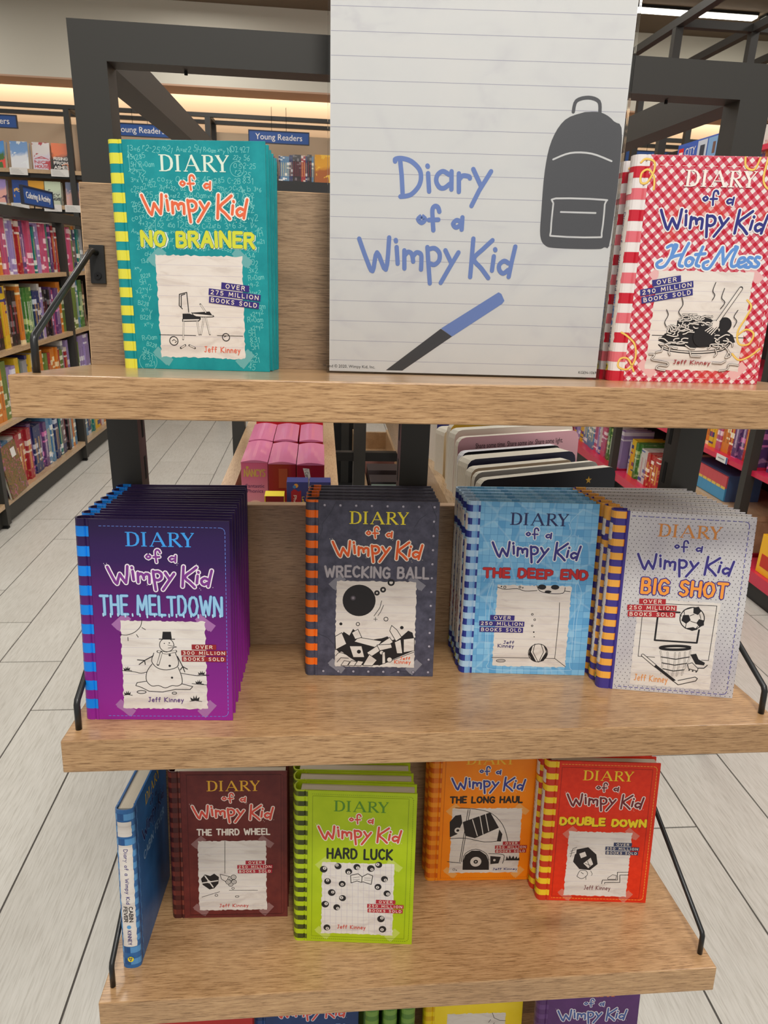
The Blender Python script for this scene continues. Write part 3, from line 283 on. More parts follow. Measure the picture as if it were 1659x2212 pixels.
'gingham':'''s 0.5 k 33.8,46.1 126.8,45.8;p 0 w 40.7,38.2 51,31.5 79.4,29.3 104.6,32.5 112.7,40.1 77.2,44;s 0.7 k 41.4,37 51,31.5 79.4,29.3 104.6,32.5 112.2,39.5;s 0.5 k 43.2,37.1 51.9,33.2 79.1,31.4 103.2,34.4 110.5,39.5;p 0 k 49.2,52.6 56.8,56.2 56.7,61.2 62.1,59.7 67.3,59.7 69.5,53 69.7,47.3 50,46.9;c 7.4 k 103.4,57.9;p 0 k 62.6,64.2 74.9,66.6 89.3,63.5 100.9,55.8 113.7,48.1 117.2,41.3 103.9,37.1 78.6,34.9 52.6,36.7 40.3,41 46.3,48 59.6,52.8;s 1.7 k 70.4,66 73.7,65.5 77.2,65.2 78.7,63.8 79.4,62.3 77.8,60.9;s 1 w 70.4,66 73.7,65.5 77.2,65.2 78.7,63.8 79.4,62.3 77.8,60.9;s 1.7 k 69.6,65.6 71.9,64.4 75.3,64 77.1,62.7 80.5,62.2 83,63.3;s 1 w 69.6,65.6 71.9,64.4 75.3,64 77.1,62.7 80.5,62.2 83,63.3;s 1.7 k 67.5,65.2 66.9,66.7 65.1,67 61.6,67 61.5,67 61.5,67;s 1 w 67.5,65.2 66.9,66.7 65.1,67 61.6,67 61.5,67 61.5,67;s 1.7 k 78.1,65.3 77.4,63.8 76.9,62.3 77.7,60.7 75,59.7 74.3,58.2;s 1 w 78.1,65.3 77.4,63.8 76.9,62.3 77.7,60.7 75,59.7 74.3,58.2;s 1.7 k 67.1,64.5 67.7,66 67.6,67.1 69,67.1 72.2,67.1 74.7,67.2;s 1 w 67.1,64.5 67.7,66 67.6,67.1 69,67.1 72.2,67.1 74.7,67.2;s 1.7 k 69.1,63.9 66.9,62.7 63.4,62.7 60.7,63.6 60.8,63.5 60.9,62.5;s 1 w 69.1,63.9 66.9,62.7 63.4,62.7 60.7,63.6 60.8,63.5 60.9,62.5;s 1.7 k 78.6,63.6 80.3,64.9 82.9,65.9 86.3,65.6 89.5,65 90.1,65.9;s 1 w 78.6,63.6 80.3,64.9 82.9,65.9 86.3,65.6 89.5,65 90.1,65.9;s 1.7 k 78.7,63.4 81.2,64.4 83.3,65.6 86.8,65.8 89.8,65 90.4,65.6;s 1 w 78.7,63.4 81.2,64.4 83.3,65.6 86.8,65.8 89.8,65 90.4,65.6;s 1.7 k 71.7,62.5 72,64.1 69.1,65 68.2,66.5 70,67.1 68.7,67.1;s 1 w 71.7,62.5 72,64.1 69.1,65 68.2,66.5 70,67.1 68.7,67.1;s 1.7 k 65,61.3 61.9,60.6 58.9,60.1 58.8,61 58.6,62.4 58.6,62.3;s 1 w 65,61.3 61.9,60.6 58.9,60.1 58.8,61 58.6,62.4 58.6,62.3;s 1.7 k 74.5,61.4 77.3,60.5 77.5,58.9 74.7,58 71.3,57.8 69.1,59.1;s 1 w 74.5,61.4 77.3,60.5 77.5,58.9 74.7,58 71.3,57.8 69.1,59.1;s 1.7 k 80.5,61.5 80.6,59.9 83.6,59.1 86.5,59.9 89.7,59.2 91.1,57.8;s 1 w 80.5,61.5 80.6,59.9 83.6,59.1 86.5,59.9 89.7,59.2 91.1,57.8;s 1.7 k 62.2,60.5 65.1,61.3 68.6,61.4 70.6,62.7 74,62.5 76.4,61.3;s 1 w 62.2,60.5 65.1,61.3 68.6,61.4 70.6,62.7 74,62.5 76.4,61.3;s 1.7 k 61.6,60.3 64.8,61 68.2,61 70.6,62.1 69.6,63.7 68.6,65.2;s 1 w 61.6,60.3 64.8,61 68.2,61 70.6,62.1 69.6,63.7 68.6,65.2;s 1.7 k 59.6,60 59.4,61.5 61.8,62.6 61.5,64.2 63.5,65.5 66.8,66;s 1 w 59.6,60 59.4,61.5 61.8,62.6 61.5,64.2 63.5,65.5 66.8,66;s 1.7 k 62.6,59.5 62.2,57.9 64.9,56.9 67.9,56.1 68.5,54.5 66.8,53.2;s 1 w 62.6,59.5 62.2,57.9 64.9,56.9 67.9,56.1 68.5,54.5 66.8,53.2;s 1.7 k 73,59.5 76.4,59.5 79.4,60.3 82.7,59.8 84.5,58.4 86.3,57.1;s 1 w 73,59.5 76.4,59.5 79.4,60.3 82.7,59.8 84.5,58.4 86.3,57.1;s 1.7 k 93.2,59.7 95.2,58.5 95.5,57 95.7,55.5 93.6,54.3 91.6,53;s 1 w 93.2,59.7 95.2,58.5 95.5,57 95.7,55.5 93.6,54.3 91.6,53;s 1.7 k 90.6,58.4 91,60 92.6,61.4 95.9,61.5 96,60.3 96.3,58.8;s 1 w 90.6,58.4 91,60 92.6,61.4 95.9,61.5 96,60.3 96.3,58.8;s 1.7 k 64.8,57.9 63.6,56.4 63.3,54.8 60.2,54.1 57.8,53 59,51.5;s 1 w 64.8,57.9 63.6,56.4 63.3,54.8 60.2,54.1 57.8,53 59,51.5;s 1.7 k 93,58.2 92.9,56.6 91.5,55.2 89.8,53.8 86.3,53.8 83.3,53;s 1 w 93,58.2 92.9,56.6 91.5,55.2 89.8,53.8 86.3,53.8 83.3,53;s 1.7 k 92.3,58.1 89.2,57.4 86,58.1 83.8,59.4 80.7,60.1 77.3,60;s 1 w 92.3,58.1 89.2,57.4 86,58.1 83.8,59.4 80.7,60.1 77.3,60;s 1.7 k 78,57.6 74.7,58.1 71.4,58.6 68.6,57.7 67.4,56.2 64.3,55.6;s 1 w 78,57.6 74.7,58.1 71.4,58.6 68.6,57.7 67.4,56.2 64.3,55.6;s 1.7 k 81.3,57.2 83.8,56 86.7,55.1 90,54.6 91.7,53.2 94.7,52.3;s 1 w 81.3,57.2 83.8,56 86.7,55.1 90,54.6 91.7,53.2 94.7,52.3;s 1.7 k 87.3,56.4 90.8,56.2 93.8,55.4 96.4,54.2 99,53.7 99.2,52.1;s 1 w 87.3,56.4 90.8,56.2 93.8,55.4 96.4,54.2 99,53.7 99.2,52.1;s 1.7 k 73.4,55.3 75.5,54 78.9,54.1 81.1,52.8 84.5,52.6 87.4,53.5;s 1 w 73.4,55.3 75.5,54 78.9,54.1 81.1,52.8 84.5,52.6 87.4,53.5;s 1.7 k 55.5,54.2 56.8,52.7 56.7,51.1 55.7,49.6 55.8,48 54.2,47.2;s 1 w 55.5,54.2 56.8,52.7 56.7,51.1 55.7,49.6 55.8,48 54.2,47.2;s 1.7 k 63.8,54.3 60.4,54.8 56.9,54.8 53.9,55.6 52.9,55.8 52.9,56.3;s 1 w 63.8,54.3 60.4,54.8 56.9,54.8 53.9,55.6 52.9,55.8 52.9,56.3;s 1.7 k 96.2,53.3 93.1,52.6 89.7,52.9 86.5,53.6 83.2,54 80.1,53.3;s 1 w 96.2,53.3 93.1,52.6 89.7,52.9 86.5,53.6 83.2,54 80.1,53.3;s 1.7 k 78.3,52.9 80.4,54.1 83,55.1 85.5,56.1 89,56 92.3,55.5;s 1 w 78.3,52.9 80.4,54.1 83,55.1 85.5,56.1 89,56 92.3,55.5;s 1.7 k 60.2,52.3 56.8,52.2 53.6,53 52.2,54.4 51.1,55.5 51,56.3;s 1 w 60.2,52.3 56.8,52.2 53.6,53 52.2,54.4 51.1,55.5 51,56.3;s 1.7 k 57.5,51.8 55.8,50.4 52.3,50.2 51.3,51.3 51.2,52 51,53.2;s 1 w 57.5,51.8 55.8,50.4 52.3,50.2 51.3,51.3 51.2,52 51,53.2;s 1.7 k 73,51.7 69.8,52.3 66.5,51.8 64,50.8 60.5,50.7 58.9,49.3;s 1 w 73,51.7 69.8,52.3 66.5,51.8 64,50.8 60.5,50.7 58.9,49.3;s 1.7 k 52.7,51.3 55.1,52.4 58.2,53.1 58.2,54.7 59.9,56 58.2,57.4;s 1 w 52.7,51.3 55.1,52.4 58.2,53.1 58.2,54.7 59.9,56 58.2,57.4;s 1.7 k 60.1,51 63.2,51.7 65.4,52.9 64.9,54.5 61.7,55.2 61.6,56.8;s 1 w 60.1,51 63.2,51.7 65.4,52.9 64.9,54.5 61.7,55.2 61.6,56.8;s 1.7 k 71.3,50.6 70.4,52.2 67.8,53.3 65.2,54.3 65.7,55.9 63.4,57.1;s 1 w 71.3,50.6 70.4,52.2 67.8,53.3 65.2,54.3 65.7,55.9 63.4,57.1;s 1.7 k 87.5,50.4 87.1,52 86.6,53.6 84,54.6 83.6,56.2 83,57.8;s 1 w 87.5,50.4 87.1,52 86.6,53.6 84,54.6 83.6,56.2 83,57.8;s 1.7 k 52.2,48.4 49,49.1 48.3,50.5 49.1,52.1 48.3,53.6 48.9,55.2;s 1 w 52.2,48.4 49,49.1 48.3,50.5 49.1,52.1 48.3,53.6 48.9,55.2;s 1.7 k 58.6,48 59.2,46.4 56.4,45.5 53.1,45.9 50,46.7 48.3,46.9;s 1 w 58.6,48 59.2,46.4 56.4,45.5 53.1,45.9 50,46.7 48.3,46.9;s 1.7 k 64,47.9 66.9,48.7 68.7,50.1 72.1,50.3 75.6,50 79,50.4;s 1 w 64,47.9 66.9,48.7 68.7,50.1 72.1,50.3 75.6,50 79,50.4;s 1.7 k 107.9,44.9 109.8,43.5 110.5,41.9 109.3,40.4 107.3,39.1 103.9,38.8;s 1 w 107.9,44.9 109.8,43.5 110.5,41.9 109.3,40.4 107.3,39.1 103.9,38.8;s 1.7 k 60.7,43.8 57.3,43.4 55.6,42 56.8,40.5 59.7,39.5 59.8,37.9;s 1 w 60.7,43.8 57.3,43.4 55.6,42 56.8,40.5 59.7,39.5 59.8,37.9;s 1.7 k 69.6,43.8 66.1,44.1 63.6,43 63.6,41.4 61.3,40.2 61.4,38.6;s 1 w 69.6,43.8 66.1,44.1 63.6,43 63.6,41.4 61.3,40.2 61.4,38.6;s 1.7 k 91.7,43.7 90.4,42.2 92.5,41 91.9,39.4 88.8,38.8 86.7,37.5;s 1 w 91.7,43.7 90.4,42.2 92.5,41 91.9,39.4 88.8,38.8 86.7,37.5;s 1.7 k 87.8,43.3 89.2,44.8 91.5,45.9 94.7,46.5 96.7,47.8 100.2,47.7;s 1 w 87.8,43.3 89.2,44.8 91.5,45.9 94.7,46.5 96.7,47.8 100.2,47.7;s 1.7 k 98.6,43.5 100.1,44.9 102.2,46.1 104.2,47.4 106.7,48.5 110.1,48.1;s 1 w 98.6,43.5 100.1,44.9 102.2,46.1 104.2,47.4 106.7,48.5 110.1,48.1;s 1.7 k 99.2,42.6 97.7,44.1 95.1,45.2 93.2,46.6 93,48.2 95.3,49.3;s 1 w 99.2,42.6 97.7,44.1 95.1,45.2 93.2,46.6 93,48.2 95.3,49.3;s 1.7 k 105,42.6 108.5,42.4 111.6,41.7 113.9,40.4 114.7,38.9 114.9,37.4;s 1 w 105,42.6 108.5,42.4 111.6,41.7 113.9,40.4 114.7,38.9 114.9,37.4;s 1.7 k 100.8,42.1 101,40.5 101.4,38.9 100.2,37.4 101.3,35.9 100,34.7;s 1 w 100.8,42.1 101,40.5 101.4,38.9 100.2,37.4 101.3,35.9 100,34.7;s 1.7 k 82.4,40.9 82.7,42.5 84.2,43.9 84.5,45.5 87.3,46.4 90.8,46.4;s 1 w 82.4,40.9 82.7,42.5 84.2,43.9 84.5,45.5 87.3,46.4 90.8,46.4;s 1.7 k 49.9,40.2 47.9,41.6 46,42.9 42.6,43.4 41.5,43.8 41.6,42.9;s 1 w 49.9,40.2 47.9,41.6 46,42.9 42.6,43.4 41.5,43.8 41.6,42.9;s 1.7 k 57.5,40.3 54.6,39.5 52,38.4 48.5,38.3 46.1,37.2 42.6,37.3;s 1 w 57.5,40.3 54.6,39.5 52,38.4 48.5,38.3 46.1,37.2 42.6,37.3;s 1.7 k 69.8,39.9 66.3,40.1 63,40.7 60.1,39.9 57.5,38.8 54.1,39.2;s 1 w 69.8,39.9 66.3,40.1 63,40.7 60.1,39.9 57.5,38.8 54.1,39.2;s 1.7 k 50.4,39.5 53.8,39.9 57.1,39.4 60.1,38.5 63.6,38.5 66.8,39;s 1 w 50.4,39.5 53.8,39.9 57.1,39.4 60.1,38.5 63.6,38.5 66.8,39;s 1.7 k 83.8,39.4 87.1,39.9 90.1,39 92.4,37.8 92.6,36.2 90.9,34.8;s 1 w 83.8,39.4 87.1,39.9 90.1,39 92.4,37.8 92.6,36.2 90.9,34.8;s 1.7 k 105.8,39.6 102.4,39.3 99.7,40.4 97.3,41.6 97.7,43.2 100.4,44.2;s 1 w 105.8,39.6 102.4,39.3 99.7,40.4 97.3,41.6 97.7,43.2 100.4,44.2;s 1.7 k 47.5,37.9 50,36.7 51.5,35.3 55,35 56.8,33.9 60.2,33.9;s 1 w 47.5,37.9 50,36.7 51.5,35.3 55,35 56.8,33.9 60.2,33.9;s 1.7 k 91.8,38.3 95,39 98.4,39.1 101.9,39 104.9,38.1 105.1,36.5;s 1 w 91.8,38.3 95,39 98.4,39.1 101.9,39 104.9,38.1 105.1,36.5;s 1.7 k 68.1,37.3 70.3,36 72.4,34.7 74.2,34.2 75.1,34.2 77.7,34.3;s 1 w 68.1,37.3 70.3,36 72.4,34.7 74.2,34.2 75.1,34.2 77.7,34.3;s 1.7 k 95.2,37.6 98.4,36.9 101.9,36.7 104.1,35.4 103.7,34.8 102.7,34.7;s 1 w 95.2,37.6 98.4,36.9 101.9,36.7 104.1,35.4 103.7,34.8 102.7,34.7;c 10.6 k 85,46.2;s 3.9 k 96.5,61.4 113.7,92.8;s 2.8 w 96.5,61.4 113.5,92.3;p 0 w 91.9,61.3 98.2,61.4 98.2,54.6 92,53.4;s 0.5 k 98.2,61.4 98.2,54.6 92,53.4;s 1.9 k 92,56.8 85.3,51.6;s 1.9 k 93.7,56.4 87.5,50.4;s 1.9 k 95.4,56 89.7,49.2;s 1.9 k 97.1,55.5 91.8,47.9;s 1 w 92.6,57.3 85.5,51.8;s 1 w 94.2,56.8 87.7,50.6;s 1 w 95.9,56.4 89.9,49.4;s 1 w 97.6,56 92,48.2;p 0 w 91.4,60.7 98.1,61.1 98.2,56.3 91.9,54.3;s 0.5 k 88.4,97.8 86.8,90.1 89.4,85.8 87.6,81.3;s 0.5 k 97.8,92.5 96.4,83.7 100.3,79.3 96.9,73.2;s 0.5 k 44.3,71.1 46.7,66.1 44.2,59.3 46.6,54.6;s 0.5 k 57.6,83 59.7,76.4 56.6,69.7 59.6,65.2;s 0.5 k 114.3,72.3 111.5,66.1 114.9,61.7 113,56;s 1.7 k 33.3,27.6 38.6,27.2 36.3,22.5 44.2,20.9 52.6,19.3 52.5,16.3 44.7,16.8 42.3,13.2 51.3,11.6;s 1 w 33.3,27.6 38.6,27.2 36.3,22.5 44.2,20.9 52.6,19.3 52.5,16.3 44.7,16.8 42.3,13.2 51.3,11.6;s 1.7 k 45.7,35.4 45.2,30.8 39.5,29.5;s 1 w 45.7,35.4 45.2,30.8 39.5,29.5;s 1.7 k 52.9,34.4 52.4,29.7 53.9,27.4;s 1 w 52.9,34.4 52.4,29.7 53.9,27.4;s 1.7 k 98.5,34.1 100.4,29.5 98.5,27.1;s 1 w 98.5,34.1 100.4,29.5 98.5,27.1;s 1.7 k 107.5,36.6 111.7,32 109.8,26.2 114.6,28.6 111.7,32;s 1 w 107.5,36.6 111.7,32 109.8,26.2 114.6,28.6 111.7,32;s 1.7 k 97.7,20.7 106.6,20.3 110.3,22.7;s 1 w 97.7,20.7 106.6,20.3 110.3,22.7;s 1.7 k 105.5,12.7 113.4,14.6 114.4,19.3 123.9,18.9;s 1 w 105.5,12.7 113.4,14.6 114.4,19.3 123.9,18.9;s 1.7 k 73.3,31.3 75.1,26.7 84.5,26.3;s 1 w 73.3,31.3 75.1,26.7 84.5,26.3''',
}
AUTHOR={'charcoal': [('Jeff', 106.6, 19.8, 118.2, 24.7), ('Kinney', 100.3, 15.0, 119.1, 20.8)], 'purple': [('Jeff Kinney', 60.9, 19.1, 96.3, 25.3)], 'pool': [('Jeff', 46.4, 37.0, 58.6, 42.2), ('Kinney', 40.1, 32.4, 58.8, 38.1)], 'grey': [('Jeff Kinney', 36.6, 12.0, 73.2, 20.9)], 'green': [('Jeff Kinney', 51.5, 19.0, 86.9, 25.5)], 'brown': [('Jeff Kinney', 57.6, 14.6, 94.9, 20.6)], 'orange': [('Jeff Kinney', 91.2, 15.5, 125.7, 19.8)], 'red': [('Jeff Kinney', 59.6, 17.6, 95.3, 25.1)], 'teal': [('Jeff Kinney', 80.3, 16.8, 116.5, 23.6)], 'gingham': [('Jeff Kinney', 58.5, 17.6, 95.1, 22.7)]}
PT= [[(63.5,200.4),(63.9,202.3),(69.7,203.1),(78.9,200.8),(86.8,194.2),(88.8,186.8),(86.9,179.3),(81.0,172.6),(75.9,170.4),(69.6,169.6)],[(68.2,201.9),(70.2,188.2),(71.8,170.4)],[(94.5,197.3),(94.9,196.7)],[(95.4,190.7),(97.1,174.9)],[(115.4,190.3),(109.7,192.9),(104.8,190.0),(103.5,184.4),(106.8,178.9),(111.5,178.3),(116.4,181.9)],[(117.8,193.0),(118.5,177.3)],[(124.9,191.3),(125.8,175.4)],[(125.4,185.9),(128.7,189.5),(134.4,189.1),(135.7,187.6)],[(138.5,195.5),(146.6,181.4)],[(155.6,194.0),(145.4,177.1),(138.8,163.2)]]
PL= [[(90.8,152.9),(94.3,149.9),(91.1,146.7),(87.6,149.7),(90.8,152.9)],[(107.9,157.2),(106.4,160.9),(103.5,162.0),(101.1,158.9),(101.8,149.3),(102.8,140.2)],[(98.1,149.4),(107.2,149.9)],[(128.0,149.1),(124.9,149.8),(121.9,146.5),(124.7,143.4),(128.8,145.2)],[(130.6,152.5),(130.5,141.6)],[(30.4,130.5),(37.6,112.5),(44.1,100.8),(48.2,118.3),(57.3,102.6),(59.8,132.3)],[(66.3,130.2),(66.6,129.2)],[(67.4,123.7),(68.9,108.4)],[(75.1,120.9),(75.7,104.1)],[(75.8,116.5),(78.8,119.6),(82.6,117.7),(84.2,110.8)],[(84.0,115.7),(87.2,119.3),(91.5,117.9),(92.3,112.0),(92.3,103.6)],[(97.7,124.5),(99.5,108.2),(101.6,90.7)],[(98.4,122.5),(104.9,123.7),(109.8,119.4),(109.8,112.5),(105.1,108.4),(100.3,109.7)],[(115.6,122.0),(122.4,109.8)],[(128.6,120.4),(121.4,107.8),(112.5,91.5)],[(142.5,133.5),(142.1,115.3),(141.6,97.8)],[(161.4,132.5),(153.0,124.5),(144.2,114.9),(152.2,106.1),(159.7,97.3)],[(164.6,124.3),(164.9,123.6)],[(163.8,117.7),(162.9,104.4)],[(178.7,111.8),(174.3,113.7),(169.9,110.1),(170.2,105.1),(174.2,102.0),(178.7,105.3)],[(184.3,127.3),(181.8,112.4),(180.0,98.9)]]
LOGO= [[(66.6,174.9),(68.9,173.1),(66.7,171.2),(64.4,173.0),(66.6,174.9)],[(78.1,177.3),(77.1,179.5),(75.2,180.1),(73.6,178.3),(73.8,172.8),(74.4,167.5)],[(71.4,172.8),(77.5,173.0)],[(91.2,172.5),(89.2,172.9),(87.2,171.1),(88.9,169.2),(91.7,170.3)],[(93.1,174.5),(92.7,168.2)],[(26.4,162.1),(31.0,151.8),(35.2,145.1),(38.1,155.0),(43.9,146.1),(45.8,163.0)],[(50.1,161.8),(50.2,161.2)],[(50.7,158.1),(51.5,149.3)],[(55.8,156.5),(55.9,146.9)],[(56.2,153.9),(58.2,155.7),(60.6,154.6),(61.6,150.7)],[(61.5,153.5),(63.7,155.5),(66.5,154.7),(66.9,151.3),(66.8,146.5)],[(70.7,158.4),(71.6,149.1),(72.7,139.3)],[(71.1,157.3),(75.4,157.9),(78.6,155.5),(78.5,151.5),(75.3,149.2),(72.1,150.0)],[(82.5,156.9),(86.7,150.0)],[(91.0,156.0),(86.0,148.8),(79.8,139.7)],[(100.5,163.5),(99.7,153.0),(99.0,143.1)],[(112.9,162.8),(107.2,158.2),(101.1,152.8),(106.1,147.8),(110.8,142.8)],[(114.8,158.1),(115.0,157.7)],[(114.1,154.3),(113.1,146.8)],[(123.7,150.9),(120.9,152.0),(117.9,150.0),(118.0,147.1),(120.4,145.4),(123.5,147.2)],[(127.9,159.7),(125.8,151.2),(124.2,143.6)]]

# ------------------------------------------------------------------ materials of the place
def wood(name, dark, mid_, light, along='x', rough=.36, knots=True, coat=.5):
    m = mat(name, mid_, rough, coat=coat); m.node_tree.nodes['Principled BSDF'].inputs['Coat Roughness'].default_value = .14; q = N(m)
    sc = {'x': (15, 260, 260), 'y': (260, 15, 260), 'z': (260, 260, 15)}[along]
    v = q.coord(sc); v2 = q.coord({'x': (1.2, 7, 7), 'y': (7, 1.2, 7), 'z': (7, 7, 1.2)}[along])
    oi = q.n('ShaderNodeObjectInfo'); ad = q.n('ShaderNodeVectorMath', operation='ADD'); sc_ = q.n('ShaderNodeVectorMath', operation='SCALE')
    cmb = q.n('ShaderNodeCombineXYZ'); 
    for i in range(3): q.l(oi.outputs['Random'], cmb.inputs[i])
    sc_.inputs['Scale'].default_value = 9; q.l(cmb.outputs[0], sc_.inputs[0]); q.l(v, ad.inputs[0]); q.l(sc_.outputs[0], ad.inputs[1]); v = ad.outputs[0]
    ad2 = q.n('ShaderNodeVectorMath', operation='ADD'); q.l(v2, ad2.inputs[0]); q.l(sc_.outputs[0], ad2.inputs[1]); v2 = ad2.outputs[0]
    fine = q.noise(v, 3.4, 6, .7, .25); broad = q.noise(v2, 1.7, 3, .5, 1.2)
    c1 = q.ramp(fine, [(.37, col(*dark)), (.47, col(*mid_)), (.64, col(*light))])
    c2 = q.ramp(broad, [(.3, (.8,.78,.76,1)), (.52, (1,1,1,1)), (.75, (1.07,1.06,1.04,1))])
    c = q.mix(1.0, c1, c2, 'MULTIPLY')
    if knots:
        vk = q.coord({'x': (3.1, 9, 9), 'y': (9, 3.1, 9), 'z': (9, 9, 3.1)}[along]); ad3 = q.n('ShaderNodeVectorMath', operation='ADD'); q.l(vk, ad3.inputs[0]); q.l(sc_.outputs[0], ad3.inputs[1])
        vo = q.n('ShaderNodeTexVoronoi'); vo.inputs['Scale'].default_value = .8; q.l(ad3.outputs[0], vo.inputs['Vector'])
        kd = q.ramp(vo.outputs['Distance'], [(.02, (1,1,1,1)), (.14, (0,0,0,1))])
        c = q.mix(q.math('MULTIPLY', kd, q.math('MULTIPLY', fine, .9)), c, col(dark[0]*.72, dark[1]*.68, dark[2]*.62))
    q.base(c); q.bump(fine, .12, .0004); return m
OAK = wood('oak_laminate', (132,98,62), (178,139,96), (201,163,118))
OAKD = wood('oak_laminate_back', (120,94,68), (158,128,96), (180,150,116), rough=.45)
OAKE = wood('oak_edge_band', (182,142,104), (202,164,124), (214,180,142), knots=False)
OAKY = wood('oak_board_lengthwise', (158,128,92), (192,160,122), (208,180,144), along='y', knots=False)
METAL = mat('charcoal_powder_coated_steel', (54,53,50), .48, spec=.4); q = N(METAL); q.bump(q.noise(q.coord((900,900,900)), 1, 2), .06, .0002)
BLACK = mat('black_steel', (26,26,26), .42)
ROD = mat('dark_gunmetal_rod', (52,53,54), .3, metal=.55)
DARK = mat('dark_slot', (10,10,11), .9)
TILE = mat('porcelain_wood_look_tile', (205,203,196), .33); q = N(TILE)
oi = q.n('ShaderNodeObjectInfo'); cb = q.n('ShaderNodeCombineXYZ'); q.l(oi.outputs['Random'], cb.inputs[0]); q.l(oi.outputs['Random'], cb.inputs[1])
s3 = q.n('ShaderNodeVectorMath', operation='SCALE'); s3.inputs['Scale'].default_value = 31; q.l(cb.outputs[0], s3.inputs[0])
a3 = q.n('ShaderNodeVectorMath', operation='ADD'); q.l(q.coord((130, 7, 130)), a3.inputs[0]); q.l(s3.outputs[0], a3.inputs[1])
a4 = q.n('ShaderNodeVectorMath', operation='ADD'); q.l(q.coord((5, 1.6, 5)), a4.inputs[0]); q.l(s3.outputs[0], a4.inputs[1])
st = q.ramp(q.noise(a3.outputs[0], 2.2, 5, .62, .4), [(.34, col(190,187,178)), (.5, col(207,205,197)), (.7, col(216,214,207))])
q.base(q.mix(1.0, st, q.ramp(q.noise(a4.outputs[0], 1.2, 2), [(.3, (.93,.92,.91,1)), (.7, (1.03,1.03,1.03,1))]), 'MULTIPLY'))
GROUT = mat('grey_brown_grout', (88,84,80), .9)
WALLM = mat('cream_wall_paint', (212,208,194), .85)
TANM = mat('tan_wall_paint', (206,182,152), .8)
CEILM = mat('taupe_ceiling_paint', (112,96,78), .9)
SOFFM = mat('taupe_soffit_paint', (196,160,134), .85)
PINK = mat('raspberry_laminate', (206,38,72), .35, coat=.2)
PAGES = mat('cream_page_edges', (214,208,190), .85); q = N(PAGES)
q.base(q.mix(q.math('MULTIPLY', q.noise(q.coord((40, 1600, 40)), 1, 2), .35), col(216,210,192), col(150,144,130)))
PAPER = mat('white_paper', (226,219,210), .75); q = N(PAPER)
q.base(q.ramp(q.noise(q.coord((9,1,30)), 2.1, 4, .6, 1.5), [(.34, col(212,203,195)), (.48, col(226,219,211)), (.7, col(231,226,219))]))
RULE = mat('pale_ruled_line', (188,178,196), .8)
INK = mat('black_print', (24,22,26), .5)
WHITE = mat('white_print', (236,232,226), .5)
TAG = mat('white_shelf_label', (226,224,220), .6)
NAVY = mat('navy_sign_board', (30,74,142), .5)
NAVYE = mat('dark_sign_edge', (36,40,56), .5)

# ------------------------------------------------------------------ floor
FZ = -1.214
base = empty('floor', (0,0,FZ)); base['kind'] = 'structure'
boxo('grout_bed', (-5.2, 5.6, -1.2, 6.15, -.06, -.0025), GROUT, base)
TW, TL = .2011, .8233
tb = MB(); tb.box(.0022, TW-.0022, .0022, TL-.0022, -.012, 0, TILE); tile_me = tb.mesh('tile')
x0 = CAM.x + 1.31*(-.3515)
for k in range(-26, 25):
    o0 = (1.588 if k == 7 else (1.594-(k+1)*TL/3) % TL) + CAM.y
    j = 0
    for n_ in range(-3, 9):
        X_, Y_ = x0 + k*TW, o0 + n_*TL
        if X_ < -1.7 or X_ > 2.5: continue
        if Y_ > 5.8 or Y_ < -1.2: continue
        o = obj('tile', tile_me, base, (X_, Y_, 0))
fl = MB(); fl.box(-5.2, x0-6*TW-.0022, -1.2, 6.0, -.0025, 0, TILE); fl.box(x0+15*TW+.0022, 5.6, -1.2, 6.0, -.0025, 0, TILE); o = obj('far_tiles', fl, base); o['kind'] = 'stuff'

# ------------------------------------------------------------------ room shell
def struct(name, mb): 
    o = obj(name, mb); o['kind'] = 'structure'; return o
b = MB(); b.box(-5.2, 5.6, 6.05, 6.15, FZ, 1.9, TANM); struct('wall_back', b)
b = MB(); b.box(-5.3, -5.2, -1.2, 6.05, FZ, 1.9, WALLM); struct('wall_left', b)
b = MB(); b.box(5.6, 5.7, -1.2, 6.05, FZ, 1.9, WALLM); struct('wall_right', b)
b = MB(); b.box(-5.2, 5.6, -.2, 6.15, 1.815, 1.95, CEILM); struct('ceiling', b)
b = MB(); b.box(-5.2, 5.6, 5.56, 5.62, 1.285, 1.815, WALLM); b.box(-5.2, 5.6, 5.56, 5.855, 1.273, 1.285, SOFFM); struct('trim_1', b)

# ------------------------------------------------------------------ display stand: the black frame
A = 0.1023; CA, SA = math.cos(A), math.sin(A)
PX = [(.0015, .0366), (.347, .382), (.6985, .7336)]; YP, DEP = .2398, .0334; ZT, ZB = .3071, .2725
Y2, Y3 = 1.395, 2.55
stand = empty('display_stand', (0, 0, FZ)); tag(stand, 'dark grey steel frame stand that carries the front wooden shelves', 'display stand')
def post(x0, x1, y0, y1, z0, z1, side, parent, nm='post'):
    b = MB(); b.box(x0, x1, y0, y1, z0-FZ, z1-FZ, METAL); o = obj(nm, b, parent)
    if side:
        b = MB(); xs = x1 if side > 0 else x0
        z = z0+.06
        while z < min(z1, .0)-.06:
            if y0 < .5: b.box(xs-.0004, xs+.0004, (y0+y1)/2+.001, (y0+y1)/2+.0085, z-FZ, z+.028-FZ, DARK)
            z += .052
        if b.v: obj('slot_row', b, o)
    return o
for yi, (ya) in enumerate((YP, Y2, Y3)):
    for i, (a, b_) in enumerate(PX):
        post(a, b_, ya, ya+DEP, FZ, ZB if i != 1 else -.03, (1, -1, -1)[i] if yi == 0 else 0, stand)
for ya in (YP, Y3):
    boxo('top_rail', (PX[0][0], PX[2][1], ya, ya+DEP, ZB-FZ, ZT-FZ), METAL, stand)
for (a, b_) in (PX[0], PX[2]):
    boxo('side_rail', (a, b_, YP+DEP, Y3, ZB-FZ, ZT-FZ), METAL, stand)
